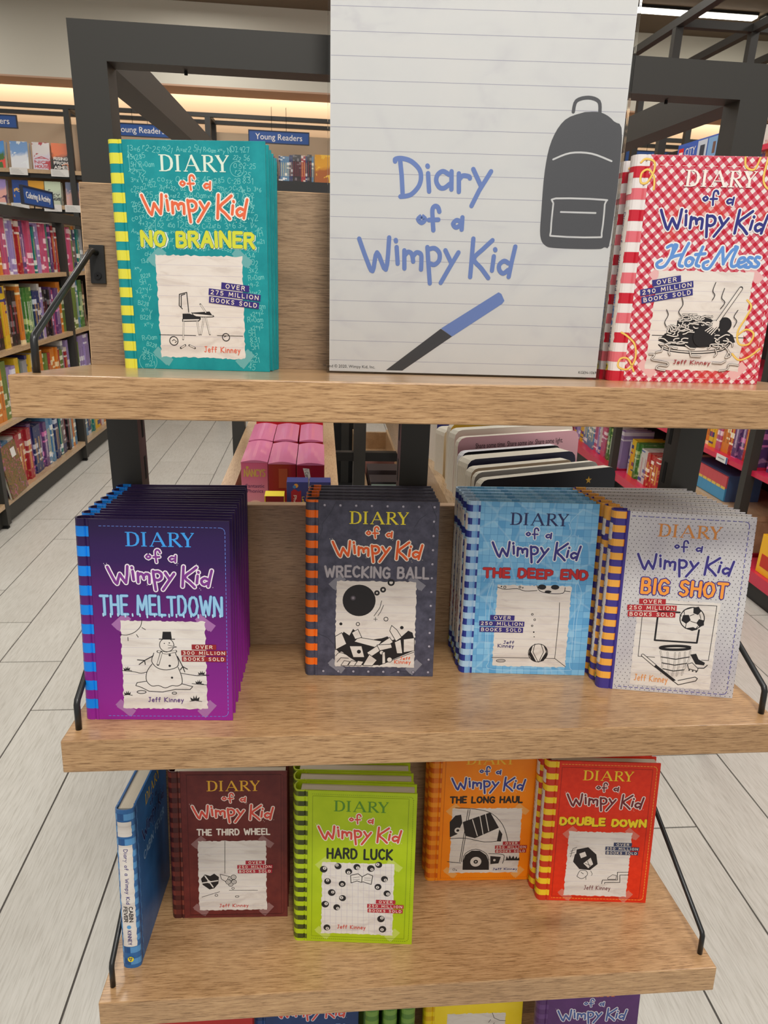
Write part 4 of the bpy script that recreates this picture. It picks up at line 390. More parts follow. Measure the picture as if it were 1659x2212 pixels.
for z in (-.105, -.46, -.8):
    boxo('cross_bar', (PX[0][1], PX[2][0], Y2+.004, Y2+.028, z-FZ, z+.026-FZ), BLACK, stand)
boxo('cross_bar', (PX[0][1], PX[2][0], YP+.004, YP+.028, -.08-FZ, -.045-FZ), BLACK, stand)
for sx, xx in ((1, .11), (-1, .625)):
    q = MB(); q.tube([(xx, YP+.02, ZB-FZ-.0005), (xx, YP+.02, ZB-FZ-.004)], .0018, DARK); obj('bolt_head', q, stand)

# ------------------------------------------------------------------ the wooden display shelves
SW, SD, ST, SB = .74, .2165, .0345, .184
def shelf_matrix(z): return Matrix(((1,0,0,0), (0,CA,SA,0), (0,-SA,CA,z), (0,0,0,1)))
SHZ = {1: 0.0, 2: -.3523, 3: -.7115, 4: -1.0665}
pl = MB(); pl.box(-.0078, .0078, -.0035, 0, -.0195, .0195, BLACK); plate_me = pl.mesh('bracket_plate')
screw = MB(); screw.tube([(0,-.0034,0), (0,-.0052,0)], .0037, mat('black_screw', (34,34,36), .35, metal=.4), 16)
for a_ in (0, 1.5708): 
    c_, s_ = math.cos(a_+.5), math.sin(a_+.5); screw.face([(-.0018*c_-.0005*s_, -.0053, -.0018*s_+.0005*c_), (.0018*c_-.0005*s_, -.0053, .0018*s_+.0005*c_), (.0018*c_+.0005*s_, -.0053, .0018*s_-.0005*c_), (-.0018*c_+.0005*s_, -.0053, -.0018*s_-.0005*c_)], DARK)
screw_me = screw.mesh('screw')
names = {1: ('top wooden shelf holding the teal and gingham books and the clear sign', 'shelf'), 2: ('second wooden shelf from the top, holding the purple and grey book stacks', 'shelf'),
         3: ('third wooden shelf from the top, holding the lime green and red-orange books', 'shelf'), 4: ('lowest wooden shelf, only glimpsed under the third shelf', 'shelf')}
for s in (1, 2, 3, 4):
    r = empty('wooden_display_shelf', matrix=shelf_matrix(SHZ[s])); tag(r, names[s][0], 'shelf', 'tilted wooden shelves of the front display')
    boxo('shelf_board', (0, SW, 0, SD+.016, -ST, 0), OAK, r, bev=.0012)
    b = MB(); b.box(0, SW, SD, SD+.016, .0002, SB-.0006, OAKD); bb = obj('backboard', b, r)
    b = MB(); b.box(0, SW, SD-.0002, SD+.0162, SB-.0006, SB+.0006, OAKE); b.box(-.0006, 0, SD, SD+.016, .0002, SB, OAKE); obj('edge_band', b, bb)
    for sd in (0, 1):
        f = (lambda x: x) if sd == 0 else (lambda x: SW-x)
        yb = .033 if s == 1 else .022
        q = MB(); pts = [(f(.0105), yb, -.002), (f(.0105), yb, .0265), (f(.0105), yb+.0025, .0305), (f(.0105), SD-.0155, .1148), (f(.0115), SD-.0115, .1165), (f(.0135), SD-.001, .1155)]
        q.tube(pts, .0032, ROD, 12); me = q.mesh('support_rod', True); obj('support_rod', me, r)
        p_ = obj('bracket_plate', plate_me, r, (f(.0137), SD, .104), bev=.0006); obj('screw', screw_me, p_, (0, 0, -.0115))
# ------------------------------------------------------------------ book covers
BW, BH = .146, .210
def cm(name, c, **k): return mat(name, c, k.pop('rough', .38), coat=k.pop('coat', .1), spec=.35, **k)
def mottled(name, c0, c1, sc=40, rough=.4, bump=.0):
    m = cm(name, c0, rough=rough); q = N(m); n_ = q.noise(q.coord((1,1,1)), sc, 4, .6)
    q.base(q.ramp(n_, [(.35, col(*c0)), (.65, col(*c1))]))
    if bump: q.bump(n_, bump, .0008)
    return m
COV = {}
COV['teal'] = mottled('teal_cover', (6,134,142), (24,154,160), 30)
m = cm('purple_gradient_cover', (90,40,110)); q = N(m); z = q.sep(q.coord())[2]
q.base(q.ramp(q.math('DIVIDE', z, BH), [(0, col(150,34,150)), (.45, col(110,26,120)), (.8, col(52,24,86)), (1, col(40,20,72))])); COV['purple'] = m
m = mottled('slate_cover', (62,62,78), (84,84,102), 90, .55, .3); COV['charcoal'] = m
def tiles_mat(name, size, cols, line, lw=.06, rot=0):
    m = cm(name, cols[0]); q = N(m); v = q.coord((1000/size,)*3); nz = q.noise(q.coord(), 35, 2)
    sx, sy, sz = q.sep(v); sx = q.math('ADD', sx, q.math('MULTIPLY', nz, .35)); sz = q.math('ADD', sz, q.math('MULTIPLY', nz, .3))
    fx, fz = q.math('FRACT', sx), q.math('FRACT', sz); cb = q.n('ShaderNodeCombineXYZ'); q.l(q.math('FLOOR', sx), cb.inputs[0]); q.l(q.math('FLOOR', sz), cb.inputs[2])
    wn = q.n('ShaderNodeTexWhiteNoise'); q.l(cb.outputs[0], wn.inputs[0]); c = q.ramp(wn.outputs[0], [(i/(len(cols)-1), col(*cc)) for i, cc in enumerate(cols)])
    e = q.math('MAXIMUM', q.math('LESS_THAN', fx, lw), q.math('LESS_THAN', fz, lw)); c = q.mix(q.math('MULTIPLY', e, .8), c, col(*line))
    vo = q.n('ShaderNodeTexVoronoi', feature='DISTANCE_TO_EDGE'); vo.inputs['Scale'].default_value = 30; q.l(q.coord((1,1,1)), vo.inputs['Vector'])
    k = q.ramp(vo.outputs[0], [(.0, (1,1,1,1)), (.045, (0,0,0,1))]); c = q.mix(q.math('MULTIPLY', k, .3), c, col(190,225,245)); q.base(c); return m
COV['pool'] = tiles_mat('pool_tile_cover', 8.2, [(92,164,216), (122,188,232), (140,200,238), (100,172,222)], (84,148,206))
m = cm('perforated_grey_cover', (196,194,198), rough=.5); q = N(m); v = q.coord((1000/5.2, 1, 1000/3.9)); sx, sy, sz = q.sep(v)
row = q.math('FLOOR', sz); sx = q.math('ADD', sx, q.math('MULTIPLY', q.math('MODULO', row, 2.0), .5)); fx = q.math('SUBTRACT', q.math('FRACT', sx), .5); fz = q.math('SUBTRACT', q.math('FRACT', sz), .5)
d2 = q.math('ADD', q.math('MULTIPLY', q.math('MULTIPLY', fx, fx), 1.9), q.math('MULTIPLY', q.math('MULTIPLY', fz, fz), .8)); dot = q.math('LESS_THAN', d2, .016)
g_ = q.ramp(q.noise(q.coord((1,1,1)), 14, 3), [(.4, col(208,206,206)), (.68, col(184,180,188))]); q.base(q.mix(dot, g_, col(72,70,78))); COV['grey'] = m
COV['brown'] = mottled('oxblood_cover', (96,34,34), (112,44,40), 60)
COV['green'] = mottled('lime_cover', (164,190,8), (178,202,22), 20)
COV['orange'] = mottled('orange_cover', (250,134,0), (255,146,8), 20)
COV['red'] = mottled('vermilion_cover', (220,44,12), (232,54,20), 120, .42, .25)
def gingham(name, size, c, cl, rot=.785):
    m = cm(name, c); q = N(m); v = q.coord((1000/size,)*3, rot=(0, rot, 0)); sx, sy, sz = q.sep(v)
    a = q.math('LESS_THAN', q.math('FRACT', sx), .5); b = q.math('LESS_THAN', q.math('FRACT', sz), .5); s = q.math('MULTIPLY', q.math('ADD', a, b), .5)
    c_ = q.ramp(s, [(0, col(*cl)), (.3, col((c[0]+cl[0])/2-6, (c[1]+cl[1])/2-30, (c[2]+cl[2])/2-24)), (.8, col(*c))], 'CONSTANT')
    nn = q.ramp(q.noise(q.coord(), 16, 3), [(.56, (0,0,0,1)), (.66, (1,1,1,1))]); q.base(q.mix(q.math('MULTIPLY', nn, .45), c_, col(214,70,44))); return m
COV['gingham'] = gingham('red_gingham_cover', 7.4, (190,26,52), (232,224,220))
COV['plaid'] = mottled('blue_cover', (40,98,160), (52,112,176), 30)
COV['navy'] = mottled('navy_cover', (28,58,110), (34,66,122), 30)
COV['yellow'] = mottled('yellow_cover', (244,214,30), (250,222,50), 20)
COV['violet'] = mottled('violet_cover', (82,40,104), (94,48,116), 30)
COV['scarlet'] = mottled('scarlet_cover', (176,32,34), (188,40,40), 30)
COV['meadow'] = mottled('meadow_green_cover', (78,124,44), (90,138,52), 30)
def M(n, c): return mat('print_'+n, c, .42)
#       spine base, band colour, strip width mm, bands start mm, band height, pitch, checker second colour
STRIP = {'teal': (None, (226,222,72), 10.5, 0, 9.3, 17.2, None), 'purple': (None, (0,134,236), 10, 12.2, 10.3, 20.0, None), 'charcoal': (None, (244,112,22), 9.8, 13.5, 8.6, 17.6, None),
 'pool': ((176,210,238), (36,52,140), 10.5, 0, 7.6, 15.2, (120,170,220)), 'grey': ((64,52,140), (244,176,72), 13.5, 12.5, 8.0, 15.7, None), 'brown': ((74,28,26), (128,58,44), 12, 6, 7, 14, (100,40,34)),
 'green': ((178,202,20), (88,98,22), 13, 4, 6.6, 13.2, (60,66,24)), 'orange': ((246,150,30), (214,96,10), 12.5, 5, 7.5, 15, (230,120,16)), 'red': ((206,52,24), (246,206,40), 12.5, 8, 8.6, 17.5, None),
 'gingham': ((232,226,224), (198,28,50), 10.5, 0, 10, 38, None), 'plaid': ((44,104,166), (86,150,206), 12, 5, 8, 16, (30,84,144)), 'navy': ((28,58,110), (44,80,140), 12, 5, 8, 16, None), 'yellow': ((244,214,30), (226,180,20), 12, 5, 8, 16, None), 'violet': ((82,40,104), (100,60,124), 12, 5, 8, 16, None),
 'scarlet': ((176,32,34), (150,20,24), 12, 5, 8, 16, None), 'meadow': ((78,124,44), (110,150,60), 12, 5, 8, 16, None)}
def spine_profile(t, ub, off=0):
    """outline in x,y from the front hinge round the spine to the back hinge"""
    P = [(ub, 0), (ub-.0022, .0), (ub-.0034, .0011), (ub-.0046, .0), (.0016, 0)]
    n_ = 8
    for i in range(n_+1):
        a = -math.pi/2 - math.pi*i/n_; P.append((.0014+.0062*math.cos(a), t/2+t/2*math.sin(a)))
    P += [(.0016, t), (ub-.0046, t), (ub-.0034, t-.0011), (ub-.0022, t), (ub, t)]
    out = []
    for i, p in enumerate(P):
        a, b = P[max(i-1, 0)], P[min(i+1, len(P)-1)]; dx, dy = b[0]-a[0], b[1]-a[1]; L = math.hypot(dx, dy) or 1
        out.append((p[0]+dy/L*off, p[1]-dx/L*off))
    return out
def lathe_band(b, prof, z0, z1, m):
    for p, q_ in zip(prof, prof[1:]):
        b.face([(p[0], p[1], z0), (p[0], p[1], z1), (q_[0], q_[1], z1), (q_[0], q_[1], z0)], m)
def offs_profile(t, ub, off):
    P = spine_profile(t, ub); out = []
    for i, p in enumerate(P):
        a, b = P[max(i-1, 0)], P[min(i+1, len(P)-1)]; dx, dy = b[0]-a[0], b[1]-a[1]; L = math.hypot(dx, dy) or 1
        nx, ny = dy/L, -dx/L            # left of travel; flip so that it points out of the book
        out.append((p[0]+nx*off*SGN, p[1]+ny*off*SGN))
    return out
SGN = -1
# check the sign of the outward normal once: the mid-spine point must move to smaller x
_p = offs_profile(.018, .012, .001); _q = spine_profile(.018, .012)
if _p[len(_p)//2][0] > _q[len(_q)//2][0]: SGN = 1
def casing(key, t):
    sb, bc, ubm, z0, bh, pitch, c2 = STRIP[key]; ub = ubm*.001; cov = COV[key]
    sp = cov if sb is None else M(key+'_spine', sb); th = .0024
    b = MB(); b.box(ub, BW, 0, th, 0, BH, cov); fc = b
    c = MB(); c.box(ub, BW, t-th, t, 0, BH, cov)
    s = MB(); o, i_ = spine_profile(t, ub), offs_profile(t, ub, -.0016); i_[0] = (ub, th); i_[-1] = (ub, t-th)
    lathe_band(s, o, 0, BH, sp); lathe_band(s, i_[::-1], 0, BH, sp)
    for k in range(len(o)-1):
        s.face([(o[k][0],o[k][1],BH), (i_[k][0],i_[k][1],BH), (i_[k+1][0],i_[k+1][1],BH), (o[k+1][0],o[k+1][1],BH)], sp)
        s.face([(o[k][0],o[k][1],0), (o[k+1][0],o[k+1][1],0), (i_[k+1][0],i_[k+1][1],0), (i_[k][0],i_[k][1],0)], sp)
    st_ = MB(); pr = offs_profile(t, ub, .00012)
    if key == 'grey': pr = [(min(x, ub-.0032), y) for x, y in pr]
    bm = M(key+'_band', bc); z = z0; k = 0
    while z < 210:
        lathe_band(st_, pr, max(z, 0)*.001, min(z+bh, 210)*.001, bm)
        z += pitch; k += 1
    if c2:
        pr2 = offs_profile(t, ub, .00018); m2 = M(key+'_weave', c2); n3 = len(pr2)
        for (a_, b_) in ((1, 5), (9, 12), (n3-6, n3-2)):
            z = z0
            while z < 210:
                lathe_band(st_, pr2[a_:b_], max(z, 0)*.001, min(z+bh, 210)*.001, m2); z += pitch
    if key == 'gingham':
        m2 = M('gingham_pink_band', (222,110,120)); z = 19
        while z < 200: lathe_band(st_, pr, z*.001, (z+10)*.001, m2); z += 38
    pg = MB(); pg.box(.004, BW-.003, th, t-th, .0028, BH-.0028, PAGES)
    return fc, c, s, st_, pg
def torn(x0, z0, x1, z1, seed, amp=.9, skew=0):
    rr = random.Random(seed); P = []
    def edge(a, b, n_):
        for i in range(n_):
            t = i/n_; P.append((a[0]+(b[0]-a[0])*t+rr.uniform(-amp, amp), a[1]+(b[1]-a[1])*t+rr.uniform(-amp, amp)))
    edge((x0, z0), (x1, z0-skew), 34); edge((x1, z0-skew), (x1-.5, z1), 38); edge((x1-.5, z1), (x0+.6, z1), 34); edge((x0+.6, z1), (x0, z0), 38)
    return P
def lighter(c, f=.42): return tuple(v+(235-v)*f for v in c)
CARD = {'charcoal': (30.5,11.5,123.5,116.3), 'purple': (35.8,12.5,120.5,106.8), 'pool': (34.5,9.8,122,111.4), 'grey': (32,8,120,111.2), 'teal': (35.8,12,121.6,109), 'gingham': (31,12.5,124.5,107.8), 'brown': (31.5,11.5,119,112.5), 'green': (31,12.5,121.3,113.2), 'orange': (28.5,12.5,127,115.5), 'red': (32.5,9,118,107)}
def sticker(p, cx, cz, s, rot, c, num, L):
    mc = M('sticker_%d_%d_%d' % c, c); tx = M('embossed_lettering', (236,224,206)); cr_, sr = math.cos(rot), math.sin(rot)
    def tr(x, z): return (cx+(x*cr_-z*sr)*s, cz+(x*sr+z*cr_)*s)
    for txt, w_, dx, dz in (('OVER', 24.5, .5, 6.3), (num+' MILLION', 45.5, .3, 0), ('BOOKS SOLD', 44, .2, -6.5)):
        p.poly([tr(dx-w_/2, dz-2.7), tr(dx+w_/2, dz-2.7), tr(dx+w_/2, dz+2.7), tr(dx-w_/2, dz+2.7)], mc, L)
        gl, tot = layout(txt, .55); sx = (w_-(8 if txt == 'OVER' else 4))/tot
        for gx, st in gl:
            for t in st: p.stroke([tr(dx-tot*sx/2+(gx+a)*sx, dz-1.6+b*3.2) for a, b in t], .62*s, tx, L+1)
COVER_SPEC = {
 #       diary colour, logo colour, logo outline, title fn
 'teal': ((222,238,222), (232,106,66), (240,236,226)), 'purple': ((60,160,240), (122,50,140), (240,232,240)), 'charcoal': ((240,222,48), (232,92,26), (246,232,214)), 'pool': ((34,40,92), (52,48,132), (232,238,246)),
 'grey': ((206,132,60), (56,48,128), None), 'brown': ((238,180,50), (216,76,60), (244,226,214)), 'green': ((84,138,32), (212,72,58), (240,232,214)), 'orange': ((250,196,50), (54,62,150), (244,232,214)), 'red': ((248,208,40), (112,36,42), (246,232,224)), 'gingham': ((244,236,228), (44,48,128), (240,236,234)),
 'plaid': ((226,190,40), (30,36,90), (90,140,200)), 'navy': ((220,60,50), (220,80,70), (210,214,226)), 'yellow': ((90,40,40), (60,60,60), (250,236,150)), 'violet': ((226,120,50), (64,92,160), (236,232,240))}
def dashes(p, pts, w_, m, L, on=3, off=1.6):
    for a, b in zip(pts, pts[1:]):
        d = math.hypot(b[0]-a[0], b[1]-a[1]); t = 0
        while t < d:
            e = min(t+on, d); p.stroke([(a[0]+(b[0]-a[0])*t/d, a[1]+(b[1]-a[1])*t/d), (a[0]+(b[0]-a[0])*e/d, a[1]+(b[1]-a[1])*e/d)], w_, m, L, caps=False); t = e+off
def frame_stitch(p, c, x0=17, x1=141.5, z0=4.5, z1=205.5, w_=.45, on=2.6, off=1.5):
    m = M('stitch_%d_%d_%d' % c, c); dashes(p, [(x0, z1), (x1-4, z1), (x1-1.2, z1-1.2), (x1, z1-4), (x1, z0+4), (x1-1.2, z0+1.2), (x1-4, z0), (x0, z0)], w_, m, 0, on, off)
def pattern(key):
    p = Print()
    if key == 'teal':
        p.inc = 0; m = M('chalk', (132,212,206)); rr = random.Random(5)
        bits = ['m21', 'E=mc2', 'B228', '4uur=', 'cH', '2-25', '92r2=', 'A=^r2', 'C=2^r', '3x2', '222', 'c2=a2+b2', '45', '2bccos', '5H', 'b', '134', '56', '7H', '1285', 'H2O', 'R=0am', '3+6', 'sind', '-10x=56', '4+32=', 'C-2B', 'N2x31', 'x=y', '3=x', '28x4', '2/5+', 'b2', '831', '35', 'NO2', 'V=^r', '+25=47', '13=6', '450', '19-2', 'gx', '927', 'cosx', '1-11', 'r2-25', '12', 'x2+y2', '60', 'w=r2', '0.5', '8x=2']
        k = 0
        for z_ in [2+6.6*i for i in range(31)]:
            x_ = 14+rr.uniform(0, 8)
            while x_ < 138:
                t_ = ''.join(c for c in bits[k % len(bits)] if c in GL); k += 7
                h = rr.uniform(3.6, 5.8); w_ = len(t_)*h*.62
                inside = 33 < x_+w_ and x_ < 124 and z_ < 111
                title = 41 < x_+w_ and x_ < 115 and 177 < z_ < 200
                if not inside and not title and x_+w_ < 144: write(p, t_, x_, z_, x_+w_, z_+h, .38, m, 0, jit=.1, rot=rr.uniform(-.3, .3)); x_ += w_+rr.uniform(1, 4)
                else: x_ += 4
        for x_, z_, r_ in ((119, 186, 6.5), (22, 7, 9), (128, 160, 5)): p.ring(x_, z_, r_, .35, m, 0)
        for t_ in ([(16,200),(30,184),(17,184),(16,200)], [(122,172),(134,152),(126,158),(122,172)], [(28,128),(38,128),(38,140),(28,128)]): p.stroke(t_, .35, m, 0)
    elif key == 'purple': frame_stitch(p, (110,150,240), x0=20, z1=203)
    elif key == 'charcoal':
        a, b, c = M('rivet_rim', (46,46,58)), M('rivet', (150,146,162)), M('rivet_glint', (208,206,216))
        pts = [(17+i*17.6, 204) for i in range(8)]+[(17+i*17.6, 5.5) for i in range(8)]+[(140.3, 204-16.6*i) for i in range(1, 12)]
        for x_, z_ in pts: p.disc(x_, z_, 1.9, a, 0, 12); p.disc(x_, z_, 1.5, b, 1, 12); p.disc(x_-.2, z_+.25, .6, c, 2, 8)
        k = M('crack', (48,48,62))
        for t_ in ([(10,165),(15,176),(14,182),(24,196),(30,209)], [(145,172),(140,182),(143,192),(136,208)], [(11,52),(22,47),(28,40)], [(96,3),(104,7),(116,6)], [(60,135),(75,128),(96,118)], [(118,180),(124,190),(132,196)]): p.stroke(t_, .4, k, 0)
    elif key == 'grey': frame_stitch(p, (76,70,150), x0=16, x1=139, z1=204.5, z0=4, w_=.8, on=4, off=2.2)
    elif key == 'brown': frame_stitch(p, (66,20,20), x0=18, w_=.5, on=1.4, off=1); p.stroke([(20,5),(20,206),(138,206),(138,5),(20,5)], .35, M('embossed_line', (70,22,22)), 0, caps=False)
    elif key == 'green': frame_stitch(p, (96,112,10), x0=18, w_=.5, on=1.3, off=1.2); p.stroke([(19,8),(19,203),(136,203),(136,8),(19,8)], .35, M('olive_line', (120,138,10)), 0, caps=False)
    elif key == 'orange': frame_stitch(p, (190,96,10), x0=18, w_=.45, on=1.6, off=1.2); p.stroke([(17,3),(17,208)], .4, M('burnt_line', (176,84,8)), 0, caps=False)
    elif key == 'red': frame_stitch(p, (246,168,60), x0=16, w_=.8, on=3, off=1.3); p.stroke([(16.5,7),(16.5,201),(136,201),(136,7),(16.5,7)], .5, M('brick_line', (164,32,18)), 0, caps=False)
    elif key == 'pool':
        m = M('water_light', (178,218,244)); rr = random.Random(2)
        p.stroke(curve([(30,14),(27,60),(30,112),(36,117),(120,116),(126,110),(128,60),(127,14),(122,6),(36,5),(30,14)], 4), .5, m, 0); p.stroke(curve([(26,30),(23,90),(30,118)], 4), .5, m, 0); p.stroke(curve([(132,20),(131,70),(134,100),(128,118)], 4), .5, m, 0)
        for i in range(7):
            x_, z_ = rr.uniform(20, 130), rr.uniform(135, 205); p.stroke(curve([(x_, z_), (x_+rr.uniform(-12, 12), z_-12), (x_+rr.uniform(-14, 14), z_-22)], 4), .45, m, 0)
    elif key == 'gingham':
        m, m2 = M('noodle', (240,204,104)), M('noodle_shade', (206,150,60))
        frame_stitch(p, (240,214,210), x0=13, x1=141, z1=201, w_=.4, on=5, off=2)
        for t_ in ([(2,203),(6,206),(14,204),(15,196),(10,186),(4,186),(4,194),(10,197),(16,190),(17,180)], [(3,48),(10,44),(18,36),(20,22),(14,12),(4,14),(5,22),(13,22),(20,10)], [(98,209),(100,201),(108,199),(112,209)], [(119,209),(118,190),(126,182),(136,190),(138,209)], [(122,82),(127,76),(124,66),(118,52),(121,40),(131,40),(134,50),(126,54),(118,48)], [(116,30),(124,24),(134,28),(143,36)]):
            c_ = curve(t_, 5); p.stroke(c_, 2.0, m2, 1); p.stroke([(a-.15, b+.2) for a, b in c_], 1.4, m, 2)
    return p
TITLE = {
 'charcoal': (('WRECKING BALL', 18.5, 121, 136, 133.2, 2.5, (176,170,176), (98,94,104), .05),), 'purple': (('THE MELTDOWN', 18, 113.5, 137, 132.5, 2.6, (150,200,234), (40,84,150), .03),), 'pool': (('THE DEEP END', 18.5, 120.8, 138.5, 130.6, 2.9, (196,38,40), (120,30,60), .06),),
 'grey': (('BIG SHOT', 34.5, 118, 124.5, 134, 3.3, (246,158,62), (66,44,130), 0),), 'teal': (('NO BRAINER', 24, 117.5, 133, 130, 3.3, (212,218,60), (28,120,124), .05),), 'brown': (('THE THIRD WHEEL', 31.5, 121.5, 123.5, 129.5, 1.9, (238,228,216), None, .04),),
 'green': (('HARD LUCK', 38, 119.5, 117.5, 132.5, 2.6, (28,34,24), None, .04),), 'orange': (('THE LONG HAUL', 26, 124.5, 125.5, 133.5, 2.5, (36,28,24), None, .03),), 'red': (('DOUBLE DOWN', 20, 117.5, 134, 127, 3.3, (246,214,30), None, .1),),
 'plaid': (('CABIN FEVER', 30, 120, 125, 130, 1.8, (150,190,226), None, .04),), 'navy': (('RODRICK RULES', 22, 122, 128, 131, 1.8, (120,150,200), None, .04),), 'yellow': (), 'violet': (('THE UGLY TRUTH', 26, 122, 126, 131, 1.9, (220,214,226), None, .04),)}
STICK = {'purple': (118,73.6,1,0,(150,30,36),'300'), 'pool': (42.5,63.5,1.17,0,(52,42,124),'250'), 'grey': (47,101,1.17,.05,(178,34,44),'250'), 'teal': (112.5,73.5,1.13,-.1,(50,36,120),'275'), 'gingham': (41.5,91,1.13,.19,(50,50,128),'290'), 'brown': (104,75,1,0,(168,30,52),'250'), 'green': (111,54,1,0,(176,34,52),'250'), 'orange': (114.5,53.8,1,0,(168,36,48),'250'), 'red': (106,83,1,0,(50,62,96),'250')}
def logo_ops(p, key, L):
    dc, lc, oc = COVER_SPEC[key]
    if key == 'gingham': serif_diary(p, 44.4, 182.7, 111.6, 197.3, M('diary_edge', (120,24,40)), L-1)
    serif_diary(p, 44.9, 183.4, 111.6, 197.4, M(key+'_diary', dc), L)
    lm = M(key+'_logo', lc)
    if oc:
        om = M(key+'_logo_outline', oc)
        for i, t in enumerate(LOGO): p.stroke(curve(t, 2) if len(t) > 3 else t, (3.9 if i < 5 else 5.0), om, L)
        rr = random.Random(3)
        for x_, z_ in ((24,164),(23,165.5),(26,165.6),(94,165),(95,166.6),(113.5,166),(115,164.6),(128.5,142.5),(116,141.5),(117,139.8),(64,144)): p.disc(x_+rr.uniform(-.4,.4), z_, .35, om, L)
    else:
        om = M('logo_halo', (214,214,222))
        for i, t in enumerate(LOGO): p.stroke(curve(t, 2) if len(t) > 3 else t, (3.4 if i < 5 else 4.2), om, L)
    for i, t in enumerate(LOGO): p.stroke(curve(t, 2) if len(t) > 3 else t, (1.9 if i < 5 else 2.7), lm, L+1)
def title_ops(p, key, L):
    for txt, x0, z0, x1, z1, w_, c, oc, jit in TITLE.get(key, ()):
        m = M(key+'_title', c)
        if key == 'red': write(p, txt, x0+.8, z0-.8, x1+.8, z1-.8, w_, M('title_shadow', (120,60,20)), L-1, jit=jit, gap=.3)
        if key == 'teal': write(p, txt, x0+.9, z0-.5, x1+.9, z1-.5, w_+.5, M('teal_title_shadow', (228,238,228)), L-1, jit=jit, gap=.26)
        write(p, txt, x0, z0, x1, z1, w_, m, L, jit=jit, gap=.36 if len(txt) < 10 else .34, outline=(2.3 if key == 'grey' else .8, M(key+'_title_edge', oc)) if oc else None)
        if key == 'purple':
            rr = random.Random(8)
            for i in range(17):
                x_ = 20+i*7.2; p.stroke([(x_, z0+.5), (x_+.2, z0-rr.uniform(1.5, 3))], 1.6, M('ice_drip', (176,216,242)), L+1)
    if key == 'gingham':
        m, om = M('script_blue', (96,146,214)), M('script_edge', (238,236,234))
        S = [[(33,117),(29,114),(31,110.5),(37,112),(42,121),(46,130),(44,131.5)], [(37,129),(41,131),(43,128),(42,120),(45,121),(53,123)], [(57,133),(54,126),(51,117),(51,113),(54,112)], [(60,120),(57,118),(57,114),(60,112.5),(63,115),(63,119),(60,120),(64,118)], [(71,130),(68,120),(67,114),(70,112.5)], [(65,123),(74,124)], [(78,117),(74,115),(75,111),(80,111),(85,120),(90,130)], [(90,130),(92,120),(93,115)], [(93,116),(99,127),(104,130),(102,131)], [(104,130),(101,120),(101,114),(104,113),(108,116)], [(107,116),(113,118),(112,121),(108,120),(107,115),(110,112.5),(115,115)], [(120,121),(117,121.5),(116,118.5),(120,115.5),(118,112.5),(114,113)], [(127,121.5),(124,122),(123,119),(127,116),(125,113),(121,113.5)]]
        for t in S: p.stroke(curve(t, 4), 5.6, om, L)
        for t in S: p.stroke(curve(t, 4), 3.0, m, L+1)
def card_parts(key):
    """torn ruled card held by four strips of tape, with its drawing"""
    x0, z0, x1, z1 = CARD[key]; bc = {'teal': (36,140,142), 'purple': (130,44,134), 'charcoal': (80,80,96), 'pool': (126,190,232), 'grey': (196,194,198), 'brown': (100,38,36), 'green': (170,196,14), 'orange': (244,138,14), 'red': (210,56,28), 'gingham': (226,150,150)}[key]
    tp = M(key+'_tape', lighter(bc, .34)); p = Print()
    if key not in ('pool', 'grey'):
        for cx, cz, a in ((x0+1, z1-1, .75), (x1-1, z1-1, -.75), (x0+1, z0+1, -.75), (x1-1, z0+1, .75)):
            for dd, a2 in ((0, a), (3, a+.12)):
                c_, s_ = math.cos(a2), math.sin(a2); l, h = 9, 4.2
                p.poly([(cx+dd*.5+u*c_-v*s_, cz-dd*.4+u*s_+v*c_) for u, v in ((-l,-h),(l,-h),(l,h),(-l,h))], tp, 1+(dd > 0))
    p.poly(torn(x0, z0, x1, z1, hash_(key), .75), PAPER, 3)
    z = z1-9; 
    while z > z0+4: p.rect(x0+1, z-.12, x1-1.5, z+.12, RULE, 4); z -= 9.6
    d = Print(); mm = {'k': INK, 'w': PAPER, 'l': RULE}; L = 6
    for op in DRAW[key].split(';'):
        t, w_, mk, pts = op.split(' ', 3); P = [tuple(float(v) for v in s.split(',')) for s in pts.split()]; L += .1
        if t == 's': d.stroke(soft(P) if key != 'gingham' else curve(P, 4) if len(P) > 3 else P, float(w_)*(1.5 if float(w_) < .9 else 1), mm[mk], L)
        elif t == 'p': d.poly(P, mm[mk], L)
        elif t == 'c': d.disc(P[0][0], P[0][1], float(w_), mm[mk], L)
        elif t == 'r': a, b = w_.split('/'); d.ring(P[0][0], P[0][1], float(b), float(a)*1.4, mm[mk], L)
    if key == 'charcoal':
        for r_, g in ((3.2, 60), (2.2, 96), (1.2, 140)): d.disc(50.5, 96, r_, M('ball_glint_%d' % g, (g, g-6, g+2)), L+1)
    ac = {'charcoal': (226,96,48), 'purple': (84,44,120), 'pool': (56,48,110), 'grey': (232,150,70), 'green': (206,70,56), 'brown': (196,60,48), 'orange': (44,52,120), 'red': (110,40,44), 'teal': (226,100,70), 'gingham': (150,40,48)}[key]
    for txt, a, b, c_, e in AUTHOR[key]: write(d, txt, a, min(b, e)+1.2, c_, max(b, e)-.3, .75, M(key+'_author', ac), L+1, gap=.3, smooth=True)
    return p, d
def hash_(s): return sum(ord(c)*(i+3) for i, c in enumerate(s))
